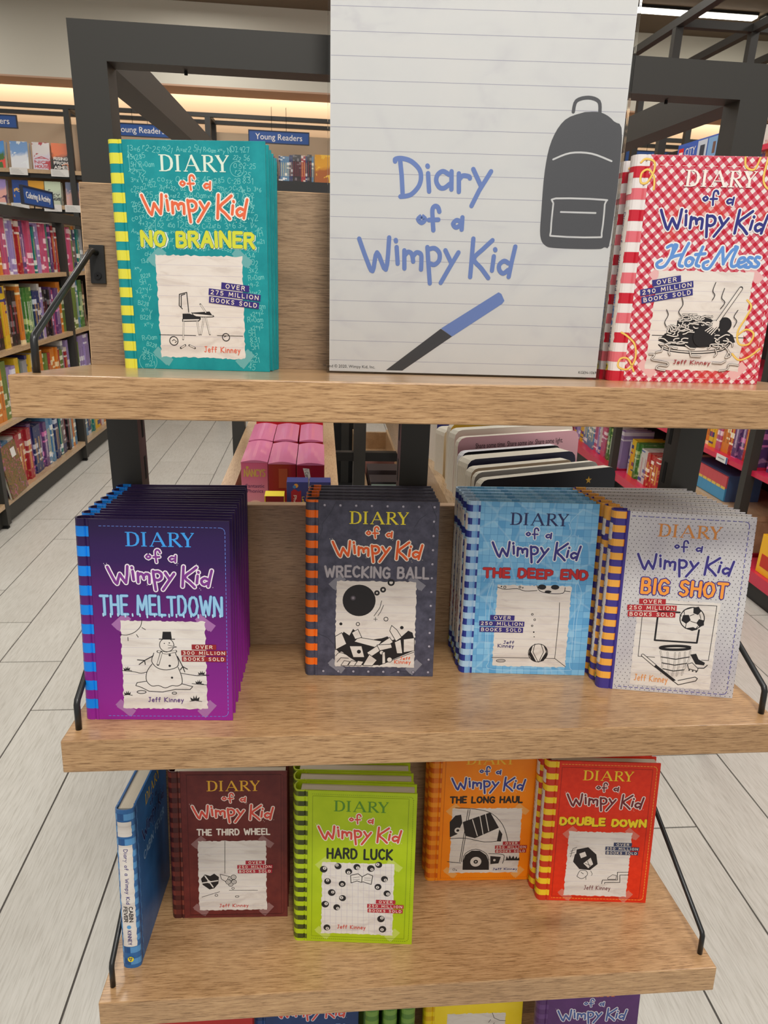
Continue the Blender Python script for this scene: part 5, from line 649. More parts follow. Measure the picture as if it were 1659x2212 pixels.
def spine_print(key, t):
    """label strips on the spine: series lettering reading downwards"""
    inks = {'plaid': (60,48,120), 'grey': (52,46,90), 'pool': (40,44,84), 'red': (110,40,44), 'gingham': (44,48,110)}
    if key not in inks: return None
    lab = {'plaid': 'CABIN FEVER', 'grey': 'BIG SHOT', 'pool': 'THE DEEP END', 'red': 'DOUBLE DOWN', 'gingham': 'HOT MESS'}[key]
    tc = {'plaid': (30,28,30), 'grey': (150,90,60), 'pool': (176,50,60), 'red': (196,120,30), 'gingham': (90,140,206)}[key]
    W_ = t*1000; q = Print(.00024, .00004)
    # laid out flat (x = distance below the spine's top, z = across), then wrapped on to the spine curve
    hw = W_*.37
    rr = random.Random(9)
    for xa, xb in ((45, 180), (15, 34)):
        x = xa; e0 = (-hw, hw)
        while x < xb:
            e1 = (-hw+rr.uniform(-.4, .4), hw+rr.uniform(-.4, .4)); x1 = min(x+3.5, xb)
            for k in range(8): q.poly([(x, e0[0]+(e0[1]-e0[0])*k/8), (x1, e1[0]+(e1[1]-e1[0])*k/8), (x1, e1[0]+(e1[1]-e1[0])*(k+1)/8), (x, e0[0]+(e0[1]-e0[0])*(k+1)/8)], PAPER, 0, up=False)
            x = x1; e0 = e1
    ink = M(key+'_spine_ink', inks[key])
    write(q, 'Diary of a Wimpy Kid', 50, -1.6, 122, 2.4, .75, ink, 1, gap=.3, smooth=True)
    if key == 'plaid':
        write(q, 'CABIN', 126, 1.0, 146, 5.0, .95, M('sp_t', tc), 1); write(q, 'FEVER', 126, -5.2, 146, -1.2, .95, M('sp_t', tc), 1)
    else: write(q, lab, 126, -1.8, 148, 2.2, .95, M(key+'_sp_t', tc), 1)
    q.disc(153, 0, 2.5, M(key+'_sp_dot', (90,160,214) if key == 'plaid' else tc), 1, 14)
    write(q, 'KINNEY', 158, -1.8, 177, 2.2, .7, ink, 1, gap=.35)
    q.disc(197, 0, 3.6, M('imprint_disc', (240,226,40)), 1, 18); q.stroke([(194.8,2.0),(199.4,0),(194.8,-2.0),(195.8,0),(194.8,2.0)], .7, ink, 2)
    out = MB(); out.ms = q.ms; out.f = q.f; out.mi = q.mi
    for x, y, z in q.v:                       # x down the spine, z across it
        a = z/(W_*.001/2); a = max(-.98, min(.98, a)); yy = t/2 - a*t/2
        xx = .0014-.0062*math.sqrt(max(0, 1-((yy-t/2)/(t/2))**2)) + y - .00015
        out.v.append((xx, yy, .210-x))
    return out
def make_book(key, t, full=True):
    """an unlabelled hardcover at the origin: front cover towards -y, spine at x = 0"""
    r = empty('hardcover_book'); fc, bc, sp, bands, pg = casing(key, t)
    cover = obj('front_cover', fc, r, bev=.0004); back = obj('back_cover', bc, r, bev=.0004); s = obj('spine', sp, r); pgs = obj('page_block', pg, r)
    kids = [cover, back, s, pgs]; ks = []
    bd = obj('spine_bands', bands, s); ks.append(bd)
    sl = spine_print(key, t)
    if sl: ks.append(obj('spine_label', sl, s))
    CH[s.name] = ks; ck = []
    if full:
        pt = pattern(key)
        if pt.v: k_ = obj('cover_pattern', pt, cover); k_['kind'] = 'stuff'; ck.append(k_)
        if key in COVER_SPEC:
            p = Print(); logo_ops(p, key, 10); ck.append(obj('series_lettering', p, cover))
            p = Print(); title_ops(p, key, 12)
            if p.v: ck.append(obj('title_lettering', p, cover))
        if key in CARD:
            a, b = card_parts(key); ck.append(obj('taped_card', a, cover)); ck.append(obj('card_drawing', b, cover))
        if key in STICK:
            p = Print(); sticker(p, *STICK[key], 34); ck.append(obj('sales_sticker', p, cover))
        if key == 'yellow':
            p = Print(); p.poly(torn(31, 10, 121, 112, 3), PAPER, 3); p.stroke([(100,112),(103,103),(112,98),(121,97)], .8, INK, 6)
            for a_, b_ in (((98,100),(95,95)), ((104,94),(101,89)), ((112,91),(111,86))): p.stroke([a_, b_], .8, INK, 6)
            ck.append(obj('taped_card', p, cover))
    CH[cover.name] = ck; note(r, kids); return r
V_ = Vector((0, CA, -SA)); N_ = Vector((0, SA, CA)); X_ = Vector((1, 0, 0))
def book_matrix(s, x, y, yaw, tilt):
    O = Vector((x, 0, SHZ[s])) + V_*y; ex = X_*math.cos(yaw) + V_*math.sin(yaw); e0 = -X_*math.sin(yaw) + V_*math.cos(yaw)
    uz = N_*math.cos(tilt) + e0*math.sin(tilt); ey = uz.cross(ex); m = Matrix((ex, ey, uz)).transposed().to_4x4(); m.translation = O; return m
ORD = ['front', 'second', 'third', 'fourth', 'fifth', 'sixth', 'seventh', 'eighth']
def place(i, n_): return 'frontmost' if i == 0 else ('rearmost' if i == n_-1 else ORD[i]+' from the front')
STACKS = [ # key, shelf, thickness, n, front (x, y, yaw, tilt), last (x, y, yaw, tilt), wording, group
 ('teal', 1, .0175, 3, (.0538, .1540, -.1434, -.040), (.057, .1905, -.02, 0.0), 'teal hardcover with chalk formulas', 'teal hardcovers on the top shelf'),
 ('gingham', 1, .019, 3, (.5476, .1140, -.118, -.062), (.545, .160, -.07, -.03), 'red gingham hardcover with pasta drawing', 'red gingham hardcovers on the top shelf'),
 ('purple', 2, .0175, 8, (.0149, .0400, -.0589, .0497), (.016, .1935, 0, .012), 'purple hardcover with icy blue title', 'purple hardcovers on the second shelf'),
 ('charcoal', 2, .0168, 5, (.2370, .1290, -.0622, .0395), (.2405, .1975, -.005, .02), 'slate grey hardcover with orange spine bands', 'slate grey hardcovers on the second shelf'),
 ('pool', 2, .0168, 5, (.4205, .1290, -.0892, .0285), (.421, .1975, -.02, .012), 'pale blue tile-patterned hardcover', 'blue tile-patterned hardcovers on the second shelf'),
 ('grey', 2, .0175, 7, (.5733, .0852, -.2124, .0416), (.571, .1965, -.02, .01), 'light grey dotted hardcover', 'light grey dotted hardcovers on the second shelf'),
 ('brown', 3, .019, 3, (.0631, .1176, -.0396, .0514), (.064, .158, -.01, .02), 'oxblood brown hardcover', 'brown hardcovers on the third shelf'),
 ('green', 3, .0215, 4, (.2219, .0728, -.1048, .0546), (.219, .1395, -.07, .03), 'lime green hardcover with eight-ball drawing', 'lime green hardcovers on the third shelf'),
 ('orange', 3, .0185, 2, (.4043, .1632, -.0405, .0223), (.4035, .183, -.03, .02), 'orange hardcover with van drawing', 'orange hardcovers on the third shelf'),
 ('red', 3, .0185, 3, (.5518, .1193, -.0964, .0463), (.546, .159, -.07, .03), 'vermilion red hardcover with yellow title', 'vermilion hardcovers on the third shelf'),
]
TOPBAND = {}
for key, t in (('purple', .0175), ('charcoal', .0168), ('grey', .0175)):
    sv = STRIP[key]; STRIP[key] = sv[:3]+(sv[3]-8 if key != 'grey' else 5.5,)+sv[4:]; b = casing(key, t)[3]; b.box(.0008, sv[2]*.001, t-.0026, t+.0002, .197, .2102, M(key+'_band', sv[1])); lathe_band(b, offs_profile(t, sv[2]*.001, .00014), .198, .2101, M(key+'_band', sv[1]))
    TOPBAND[key] = b.mesh('spine_bands'); STRIP[key] = sv
for key, s, t, n_, F, Lm, txt, grp in STACKS:
    proto = make_book(key, t)
    for i in range(n_):
        o = proto if i == 0 else copy_tree(proto)
        f = i/(n_-1) if n_ > 1 else 0; jx = R.uniform(-.0008, .0008) if 0 < i else 0
        o.matrix_world = book_matrix(s, *(a+(b-a)*f for a, b in zip(F, Lm))); o.location.x += jx
        if i and key in TOPBAND:
            for k in o.children:
                if k.name.startswith('spine'):
                    for g in k.children:
                        if g.name.startswith('spine_bands'): g.data = TOPBAND[key]
        tag(o, '%s, %s in stack of %s' % (txt, place(i, n_), {2:'two',3:'three',4:'four',5:'five',7:'seven',8:'eight'}[n_]), 'book', grp)
# the blue book turned spine outwards at the left of the third shelf
o = make_book('plaid', .0215)
O = Vector((.0145, 0, SHZ[3])) + V_*.049; uz = (N_*math.cos(.055) + V_*math.sin(.055)); ex = (V_*math.cos(.055) - N_*math.sin(.055)); ex = (ex + X_*.03).normalized(); ey = uz.cross(ex).normalized(); uz = ex.cross(ey)
mm_ = Matrix((ex, ey, uz)).transposed().to_4x4(); mm_.translation = O + X_*.022; o.matrix_world = mm_
tag(o, 'blue checked hardcover standing spine outwards at the left end of the third shelf', 'book')
# the lowest shelf, glimpsed
for key, x, y, txt in (('navy', .162, .105, 'navy hardcover on the lowest shelf, right of the red one'), ('yellow', .412, .124, 'yellow hardcover on the lowest shelf'), ('violet', .568, .074, 'violet hardcover on the lowest shelf, right of the yellow one')):
    o = make_book(key, .0185); o.matrix_world = book_matrix(4, x, y, -.03, .05); tag(o, txt, 'book')
o = make_book('scarlet', .0185); o.matrix_world = book_matrix(4, .012, .09, -.03, .05); tag(o, 'scarlet hardcover at the left of the lowest shelf', 'book')
gm = make_book('meadow', .0195, full=False)
for i, wd in enumerate(('left', 'middle', 'right')):
    o = gm if i == 0 else copy_tree(gm); O = Vector((.3345+i*.0255, 0, SHZ[4])) + V_*.078
    mm_ = Matrix((V_, N_.cross(V_), N_)).transposed().to_4x4(); mm_.translation = O; o.matrix_world = mm_
    tag(o, 'meadow green hardcover spine outwards on the lowest shelf, %s of three' % wd, 'book', 'green spine-out books on the lowest shelf')

# ------------------------------------------------------------------ acrylic sign holder and its poster
ACR = mat('clear_acrylic', (250,252,255), .04); q = N(ACR)
tr_ = q.n('ShaderNodeBsdfTransparent'); tr_.inputs[0].default_value = (.985,.99,.99,1); gl_ = q.n('ShaderNodeBsdfGlossy'); gl_.inputs['Roughness'].default_value = .05
fr_ = q.n('ShaderNodeFresnel'); fr_.inputs['IOR'].default_value = 1.2; mx = q.n('ShaderNodeMixShader'); q.l(fr_.outputs[0], mx.inputs[0]); q.l(tr_.outputs[0], mx.inputs[1]); q.l(gl_.outputs[0], mx.inputs[2]); q.l(mx.outputs[0], ACR.node_tree.nodes['Material Output'].inputs[0])
POSTER = mat('poster_paper', (214,213,213), .55); q = N(POSTER)
q.base(q.ramp(q.noise(q.coord((5,1,9)), 1.6, 5, .55, 2.2), [(.3, col(208,206,208)), (.45, col(217,216,215)), (.7, col(220,218,216))]))
O = Vector((.2568, .1492, 0)); O.z = -math.tan(A)*.1492
ex = Vector((.9965, -.0827, .0085)).normalized(); uz = Vector((-.0048, .0446, .999)).normalized(); ey = uz.cross(ex).normalized(); uz = ex.cross(ey)
mm_ = Matrix((ex, ey, uz)).transposed().to_4x4(); mm_.translation = O
sh = empty('sign_holder', matrix=mm_); tag(sh, 'clear acrylic upright sign holder standing on the top shelf between teal and gingham books', 'sign holder')
b = MB(); b.box(-.0008, .2808, -.0030, -.0010, .0002, .434, ACR); obj('front_pane', b, sh)
b = MB(); b.box(-.0008, .2808, .0010, .0030, .0002, .434, ACR); obj('back_pane', b, sh)
b = MB(); b.box(-.0008, .2808, -.0030, .0400, -.0022, 0, ACR); obj('foot', b, sh)
ps = empty('poster', matrix=mm_); tag(ps, 'white ruled-paper poster with blue hand lettering inside the clear sign holder', 'poster')
b = MB(); b.box(.0015, .2785, -.0006, .0006, .002, .432, POSTER); sheet = obj('sheet', b, ps)
p = Print(.00062, .00006); rl = M('poster_rule', (166,164,182)); z = 13.3
while z < 430: p.rect(2, z-.22, 278, z+.22, rl, 0); z += 19.55
obj('ruled_lines', p, sheet)
p = Print(.00062, .00006); bl = M('poster_blue', (112,136,196))
for t in PT+PL: p.stroke(curve(t, 4) if len(t) > 3 else t, 4.3, bl, 2)
obj('hand_lettering', p, sheet)
p = Print(.00062, .00006); gk, bk, sh_ = M('poster_charcoal', (84,84,88)), M('marker_black', (62,62,66)), M('poster_blue', (112,136,196))
p.poly([(60,4),(77,4),(126.6,39.6),(114.8,47.1)], bk, 2); p.poly([(115,47.4),(126.6,39.6),(175.5,73),(177.5,76),(174,82.5),(171,84)], sh_, 3)
obj('marker_drawing', p, sheet)
p = Print(.00062, .00006)
p.poly(curve([(240,247),(222,240),(211,222),(207,196),(207,160),(208,138),(214,129),(226,127),(262,127),(272,129),(277.5,138),(277.5,226),(268,240),(255,247),(240,247)], 4), gk, 2)
p.stroke(curve([(229,247),(231,256),(242,259),(252,256),(254,247)], 4), 3.2, gk, 2)
p.stroke(curve([(218,168),(220,172),(266,172),(268,168),(268,142),(264,138),(222,138),(218,142),(218,168)], 3), 1.6, POSTER, 3); p.stroke([(226,160),(260,160)], 1.6, POSTER, 3)
p.stroke(curve([(214,206),(230,212),(250,212),(270,206)], 4), 1.6, POSTER, 3)
obj('backpack_drawing', p, sheet)
me = font_mesh('™ and © 2020, Wimpy Kid, Inc.', .0042, INK); o = obj('copyright_line', me, sheet); o.rotation_euler = (math.pi/2, 0, 0); o.location = (.0215, -.00075, .0068)
me = font_mesh('KGEN-1069', .0038, INK); o = obj('stock_code', me, sheet); o.rotation_euler = (math.pi/2, 0, 0); o.location = (.2690, -.00075, .0068)
# ------------------------------------------------------------------ generic shop books (spines and faces with printed bands only)
def spine_mat(name, c, c2, c3):
    m = mat('spine_'+name, c, .4, coat=.2)
    if len(m.node_tree.nodes) > 2: return m
    q = N(m); x, y, z = q.sep(q.coord()); oi = q.n('ShaderNodeObjectInfo')
    zf = q.math('FRACT', q.math('ADD', z, q.math('MULTIPLY', oi.outputs['Random'], .95)))
    c_ = q.ramp(zf, [(0, col(*c2)), (.10, col(*c)), (.84, col(*c)), (.86, col(*c2)), (.9, col(*c))], 'CONSTANT')
    gl_ = q.noise(q.coord((1, 5, 70)), 1.6, 2, .5); inside = q.math('MULTIPLY', q.math('LESS_THAN', q.math('ABSOLUTE', y), .2), q.math('LESS_THAN', q.math('ABSOLUTE', q.math('SUBTRACT', z, .48)), .27))
    c_ = q.mix(q.math('MULTIPLY', q.math('MULTIPLY', q.math('GREATER_THAN', gl_, .5), inside), .85), c_, col(*c3))
    art = q.noise(q.coord((2, 2, 5)), 1.7, 3, .6, .5); c_ = q.mix(q.ramp(art, [(.56, (0,0,0,1)), (.7, (.55,.55,.55,1))]), c_, col(*[(u+v)//2 for u, v in zip(c2, c3)])); q.base(c_); return m
PAL = {'white': ((206,202,196),(60,90,160),(170,70,80)), 'crimson': ((164,34,48),(226,210,200),(240,200,90)), 'navy blue': ((30,46,98),(200,206,220),(220,170,70)), 'sky blue': ((84,132,172),(236,240,244),(250,220,90)), 'olive green': ((110,134,60),(230,232,200),(50,70,30)),
 'purple': ((92,60,112),(220,120,180),(240,220,240)), 'rose pink': ((196,84,116),(250,220,226),(90,50,120)), 'orange': ((216,128,40),(250,230,180),(120,40,30)), 'yellow': ((222,184,40),(60,60,120),(230,60,40)), 'black': ((26,24,28),(120,116,120),(170,40,60)),
 'teal': ((20,120,116),(230,240,236),(240,200,80)), 'lilac': ((160,140,190),(240,236,246),(90,60,120)), 'brown': ((92,66,52),(210,180,140),(230,220,200)), 'grass green': ((66,120,50),(180,200,120),(250,250,240)), 'grey': ((150,150,154),(230,230,230),(80,80,90)), 'red': ((180,40,40),(250,240,230),(250,210,60))}
SM = {k: spine_mat(k.replace(' ', '_'), *v) for k, v in PAL.items()}
def unit_book():
    """book 1 x 1 x 1: spine at x = 0 facing +x, pages inside; scaled per copy"""
    b = MB(); m0 = SM['white']; b.box(-.06, 0, -.5, .5, 0, 1, m0); b.box(-1, -.06, -.5, -.41, 0, 1, m0); b.box(-1, -.06, .41, .5, 0, 1, m0); return b.mesh('cover')
def unit_pages(): b = MB(); b.box(-.97, -.06, -.41, .41, .02, .97, PAGES); return b.mesh('page_block')
UB, UP = unit_book(), unit_pages()
FIRST = []
def shop_book(loc, face, d, t, h, cname, label, group, lean=0, name='picture_book'):
    """face: 0 = spine towards +x, pi = towards -x, -pi/2 = towards -y"""
    if not FIRST:
        o = obj(name, UB); k = obj('page_block', UP, o); CH[o.name] = [k]; FIRST.append(o); 
    else: o = copy_tree(FIRST[0]); o.name = name
    o.location = loc; o.rotation_euler = (lean, 0, 0); o.rotation_euler.rotate_axis('Z', face) if False else None
    o.rotation_euler = (0, 0, face)
    if lean: o.matrix_world = Matrix.Translation(loc) @ Matrix.Rotation(lean, 4, 'X') @ Matrix.Rotation(face, 4, 'Z') @ Matrix.Diagonal((d, t, h, 1))
    else: o.matrix_world = Matrix.Translation(loc) @ Matrix.Rotation(face, 4, 'Z') @ Matrix.Diagonal((d, t, h, 1))
    o.material_slots[0].link = 'OBJECT'; o.material_slots[0].material = SM[cname]
    return tag(o, label, 'book', group)
ONES = ['first','second','third','fourth','fifth','sixth','seventh','eighth','ninth','tenth','eleventh','twelfth','thirteenth','fourteenth','fifteenth','sixteenth','seventeenth','eighteenth','nineteenth']
TENS = {20:'twent',30:'thirt',40:'fort',50:'fift',60:'sixt',70:'sevent',80:'eight',90:'ninet'}
def ordw(n):
    if n <= 19: return ONES[n-1]
    if n > 99: return 'one hundred and '+ordw(n-100) if n > 100 else 'hundredth'
    t = n//10*10; return TENS[t]+('ieth' if n % 10 == 0 else 'y-'+ONES[n % 10-1])

# ------------------------------------------------------------------ left-hand gondola of picture books
LX = -1.271
lg = empty('bookcase', (LX, 2.8, FZ)); tag(lg, 'low black-framed bookcase of picture books along the left aisle', 'bookcase')
def lbox(name, x0, x1, y0, y1, z0, z1, m, par=lg, bev=0): return boxo(name, (x0, x1, y0-2.8, y1-2.8, z0-FZ, z1-FZ), m, par, bev)
PY = (2.22, 2.80, 4.045, 5.29)
for y in PY:
    lbox('upright', -.042, 0, y-.02, y+.02, FZ+.02, .235, METAL); lbox('foot', -.035, -.008, y-.012, y+.012, FZ, FZ+.02, DARK)
    lbox('side_panel', -.42, -.044, y-.009, y+.009, FZ+.02, .235, METAL)
lbox('top_rail', -.042, 0, 2.20, 5.31, .236, .287, METAL); lbox('top_rail', -.46, -.42, 2.20, 5.31, .236, .287, METAL)
lbox('back_panel', -.44, -.425, 2.20, 5.31, FZ, .235, mat('dark_back_panel', (44,42,40), .7))
lbox('kick_board', -.05, -.03, 2.20, 5.31, FZ+.01, -1.108, METAL)
LZ = [-.036, -.382, -.718, -1.082]
for z in LZ:
    for ya, yb in zip(PY, PY[1:]):
        s_ = lbox('shelf_board', -.42, -.002, ya+.021, yb-.021, z-.024, z, OAKY)
def fill(zc, y0, y1, x, face, cols, hmin, hmax, tmin, tmax, dep, where, grp, skip=(), seed=0, lean_p=.0, name='picture_book', nums=None):
    rr = random.Random(seed); y = y0; n = 0; run = 0; cn = None; h = t = 0
    while True:
        if run <= 0:
            cn = rr.choice([c for c in cols if c != cn]); run = rr.choice((1, 1, 1, 2, 2, 4)); h = rr.uniform(hmin, hmax); t = rr.uniform(tmin, tmax)
        if y+t > y1: break
        bad = [s for s in skip if s[0]-t < y < s[1]]
        if bad: y = bad[0][1]+.002; continue
        n += 1; run -= 1; d = dep*rr.uniform(.82, 1)
        o = shop_book(Vector((x-rr.uniform(.004, .02)*(1 if face == 0 else -1) if abs(face) != math.pi/2 else y+t/2, y+t/2 if abs(face) != math.pi/2 else x, zc+.0004)), face, d, t-.0006, h, cn, '%s book, %s from %s' % (cn, ordw(n), where), grp, name=name)
        y += t
    return n
skipL = [(p-.024, p+.024) for p in PY]
cl = ['white','crimson','navy blue','sky blue','olive green','purple','rose pink','orange','brown','lilac','teal','grey','grass green']
fill(LZ[0], 2.9, 4.5, LX-.02, 0, cl, .235, .268, .018, .038, .23, 'near end of left bookcase top row', 'picture books on the top row of the left bookcase', skipL, 3)
fill(LZ[1], 2.84, 4.42, LX-.02, 0, ['purple','white','grey','brown','lilac','black','rose pink','black','olive green','grass green','sky blue','navy blue','yellow','orange','white'], .25, .30, .02, .05, .24, 'near end of left bookcase second row', 'picture books on the second row of the left bookcase', skipL, 8)
fill(LZ[2], 2.82, 4.4, LX-.02, 0, ['yellow','sky blue','lilac','grey','orange','navy blue','olive green','crimson','white'], .24, .29, .02, .055, .24, 'near end of left bookcase third row', 'picture books on the third row of the left bookcase', skipL, 5)
fill(LZ[3], 2.84, 4.9, LX-.02, 0, ['navy blue','orange','white','black','teal','sky blue','crimson','purple','grey','yellow'], .25, .31, .02, .055, .24, 'near end of left bookcase lowest row', 'picture books on the lowest row of the left bookcase', skipL, 12)
for i, z in enumerate(LZ): fill(z, 2.26, 2.76, LX-.02, 0, cl, .24, .28, .03, .06, .23, 'near end of left bookcase end bay row %s' % ('one','two','three','four')[i], 'picture books in the end bay of the left bookcase', (), 40+i)
# face-out activity books at the near end of the lowest row
m = mat('colouring_cover', (120,100,90), .4); q = N(m); q.base(q.ramp(q.noise(q.coord(), 26, 5, .7, 2), [(.36, col(40,30,60)), (.46, col(150,110,40)), (.52, col(50,90,60)), (.58, col(190,90,90)), (.68, col(80,120,170))]))
o = empty('activity_book'); o.matrix_world = Matrix.Translation((LX+.006, 2.95, -1.078)) @ Matrix.Rotation(-.14, 4, 'Y') @ Matrix.Rotation(.05, 4, 'X')
boxo('cover', (0, .006, -.10, .10, 0, .255), m, o); boxo('price_sticker', (.0061, .0066, .02, .07, .18, .225), TAG, o); boxo('page_block', (-.01, 0, -.098, .098, .001, .253), PAGES, o)
tag(o, 'colourful patterned activity book facing out with a white price sticker, lowest left shelf', 'book')
o = empty('white_leaflet'); o.matrix_world = Matrix.Translation((LX-.02, 3.32, -.717)) @ Matrix.Rotation(.9, 4, 'Y')
boxo('sheet', (-.002, .002, -.06, .06, -.11, .02), TAG, o); boxo('red_print', (.0021, .0024, -.03, .03, -.08, -.03), M('leaflet_red', (226,120,110)), o); tag(o, 'white leaflet with red print poking out over the lowest left row', 'leaflet')

def sign(txt, w_, h_, loc, rz, label, size, cat='sign', group=None, wires=0, name='hanging_sign', align='CENTER'):
    s = empty(name, loc); s.rotation_euler = (0, 0, rz); tag(s, label, cat, group)
    bd = boxo('board', (-w_/2, w_/2, -.004, .004, 0, h_), NAVY, s); e = MB(); t = .006
    for q_ in ((-w_/2-t, w_/2+t, -t, 0), (-w_/2-t, w_/2+t, h_, h_+t), (-w_/2-t, -w_/2, 0, h_), (w_/2, w_/2+t, 0, h_)): e.box(q_[0], q_[1], -.008, .008, q_[2], q_[3], NAVYE)
    obj('frame', e, s)
    me = font_mesh(txt, size, WHITE, extrude=.0006); o = obj('lettering', me, s); o.rotation_euler = (math.pi/2, 0, 0); o.location = (0, -.0052, h_*.5)
    if wires:
        q_ = MB()
        for x in (-.055, .055): q_.tube([(x, 0, h_), (x, 0, h_+wires)], .0016, DARK, 6)
        obj('wires', q_, s)
    return s
s_ = sign('Coloring & Activity', .42, .078, (LX+.02, 3.64, .307), math.pi/2, 'small blue "Coloring & Activity" sign on top of the left bookcase', .044)
q = MB(); q.tube([(-.06, .0, -.02), (-.06, 0, 0)], .003, DARK); q.tube([(.06, 0, -.02), (.06, 0, 0)], .003, DARK); obj('clips', q, s_)

# ------------------------------------------------------------------ bookcase on the back wall
BY = 5.5
bk = empty('wall_bookcase', (-.6, BY, FZ)); tag(bk, 'tall black-framed bookcase against the back wall under the lit cove', 'bookcase')
def bbox(name, x0, x1, y0, y1, z0, z1, m, bev=0): return boxo(name, (x0+.6, x1+.6, y0-BY, y1-BY, z0-FZ, z1-FZ), m, bk, bev)
BX = [-3.70, -2.665, -1.637, -.606, .425, 1.456, 2.487, 3.518, 4.55]
for x in BX:
    for y in (BY, BY+.31): bbox('upright', x-.02, x+.02, y, y+.04, FZ, 1.07, METAL)
    bbox('side_arm', x-.018, x+.018, BY+.04, BY+.31, 1.072, 1.097, METAL)
for y in (BY, BY+.31): bbox('top_rail', BX[0]-.02, BX[-1]+.02, y, y+.04, 1.0705, 1.098, METAL)
bbox('back_panel', BX[0], BX[-1], BY+.352, BY+.36, FZ, 1.02, mat('warm_beige_panel', (206,184,156), .8))
BZ = (.655, .408, .12, -.2, -.52)
for z in BZ:
    for xa, xb in zip(BX, BX[1:]):
        bbox('shelf_board', xa+.021, xb-.021, BY+.005, BY+.35, z-.028, z, OAKY); 
        bbox('shelf_lip', xa+.021, xb-.021, BY+.02, BY+.045, z-.058, z-.029, BLACK)
for xa, xb in zip(BX[3:], BX[4:]): bbox('front_fascia', xa+.021, xb-.021, BY+.0, BY+.0045, .556, .655, BLACK)
def face_mat(name, top, bot, blob, glyph=None):
    m = mat('face_'+name, top, .4, coat=.2); q = N(m); x, y, z = q.sep(q.coord()); n_ = q.noise(q.coord((9,9,9)), 1.4, 3, .5, .6)
    c = q.ramp(q.math('ADD', z, q.math('MULTIPLY', n_, .12)), [(.0, col(*bot)), (.14, col(*bot)), (.17, col(*top))]); c = q.mix(q.math('GREATER_THAN', n_, .57), c, col(*blob)); q.base(c); return m
FACES = [('sky blue', (80,150,220), (70,110,50), (226,80,70)), ('pale blue and white', (120,160,210), (226,230,236), (230,236,240)), ('white', (222,216,214), (210,200,214), (180,60,70)), ('orange and black', (232,110,44), (30,28,30), (226,120,50)), ('pastel', (90,150,200), (226,170,150), (230,200,160)),
 ('lilac', (160,140,200), (230,170,160), (90,60,90)), ('royal blue', (28,66,140), (34,80,160), (240,180,60)), ('amber', (226,160,30), (170,90,20), (240,190,60)), ('pale green', (206,220,190), (190,200,180), (110,120,110)), ('grey blue', (120,130,160), (226,180,170), (200,180,190))]
FM = {f[0]: face_mat(f[0].replace(' ', '_'), *f[1:]) for f in FACES}
def facing(loc, w_, h_, t, fname, label, grp, rz=0, words=None, tilt=.1, wc=WHITE):
    o = empty('novel'); o.matrix_world = Matrix.Translation(loc) @ Matrix.Rotation(rz, 4, 'Z') @ Matrix.Rotation(-tilt, 4, 'X'); tag(o, label, 'book', grp)
    cv = boxo('cover', (0, w_, 0, .003, 0, h_), FM[fname], o); boxo('page_block', (.002, w_-.003, .003, t-.003, .003, h_-.003), PAGES, o); boxo('back_cover', (0, w_, t-.003, t, 0, h_), FM[fname], o); boxo('spine', (-.002, 0, 0, t, 0, h_), FM[fname], o)
    if words:
        p = Print(.0002, .0001); n_ = len(words)
        for i, wd in enumerate(words):
            z1 = h_*1000*(.48-.16*i) if n_ > 1 else h_*620; write(p, wd, 12, z1-18, w_*1000-12, z1, 5, wc, 1)
        obj('lettering', p, cv)
    return o
def ptag(x, z, w_=.13): 
    s = empty('shelf_label', (x, BY-.001, z-.045)); b = MB(); b.box(-w_/2, w_/2, -.003, 0, 0, .05, TAG); obj('card', b, s)
    b = MB()
    for i in range(4): b.box(-w_/2+.01, w_/2-.03-.01*i, -.0034, -.003, .01+i*.009, .012+i*.009, mat('label_print', (150,148,146), .7))
    obj('print_lines', b, s); return s
lab = [(-2.30,'sky blue',None),(-2.06,'pale blue and white',None),(-1.885,'white',('A','WHAT','DUDES')),(-1.70+.0,'orange and black',('RISING','FROM','ASHES')),(-1.56,'pastel',None)]
X1 = [-2.29, -2.075, -1.93+.02, -1.775, -1.60]
for i, (x, f, wds) in enumerate([(-2.255,'sky blue',None),(-2.085,'pale blue and white',None),(-1.925,'white',('A','NICE','HOUSE')),(-1.785,'orange and black',('RISING','FROM','ASHES')),(-1.575,'pastel',None),(-1.39,'lilac',None),(-1.2,'grey blue',None),(-1.0,'amber',None)]):
    facing((x, BY+.035, BZ[0]+.001), .125, .19, .055, f, '%s novel facing out on the upper back-wall shelf, %s from the left' % (f, ordw(i+1)), 'novels facing out on the upper back-wall shelf', words=wds, wc=M('word_red', (190,60,70)) if f == 'white' else WHITE)
    if i in (1, 3, 5, 7): tag(ptag(x+.06, BZ[0]), 'white printed shelf label under the %s novel on the upper back-wall shelf' % f, 'label', 'white shelf labels on the back wall')
for i, (x, f, wds) in enumerate([(-2.27,'lilac',None),(-2.105,'royal blue',('PONY',)),(-1.99,'amber',None),(-1.865,'pale green',('SKY','WINGS')),(-1.71,'grey blue',None),(-1.53,'pastel',None),(-1.33,'sky blue',None)]):
    facing((x, BY+.035, BZ[1]+.001), .118, .17, .04, f, '%s novel facing out on the second back-wall shelf, %s from the left' % (f, ordw(i+1)), 'novels facing out on the second back-wall shelf', words=wds, wc=M('word_gold', (236,190,90)) if f == 'royal blue' else M('word_dark', (60,60,60)))
    if i in (0, 1, 3, 4): tag(ptag(x+.06, BZ[1]), 'white printed shelf label under the %s novel on the second back-wall shelf' % f, 'label', 'white shelf labels on the back wall')
fill(BZ[0], -.58, -.08, BY+.05, -math.pi/2, ['navy blue','purple','sky blue','black'], .16, .19, .016, .024, .13, 'left post on the upper middle back-wall shelf', 'novels on the upper middle back-wall shelf', (), 4, name='novel')
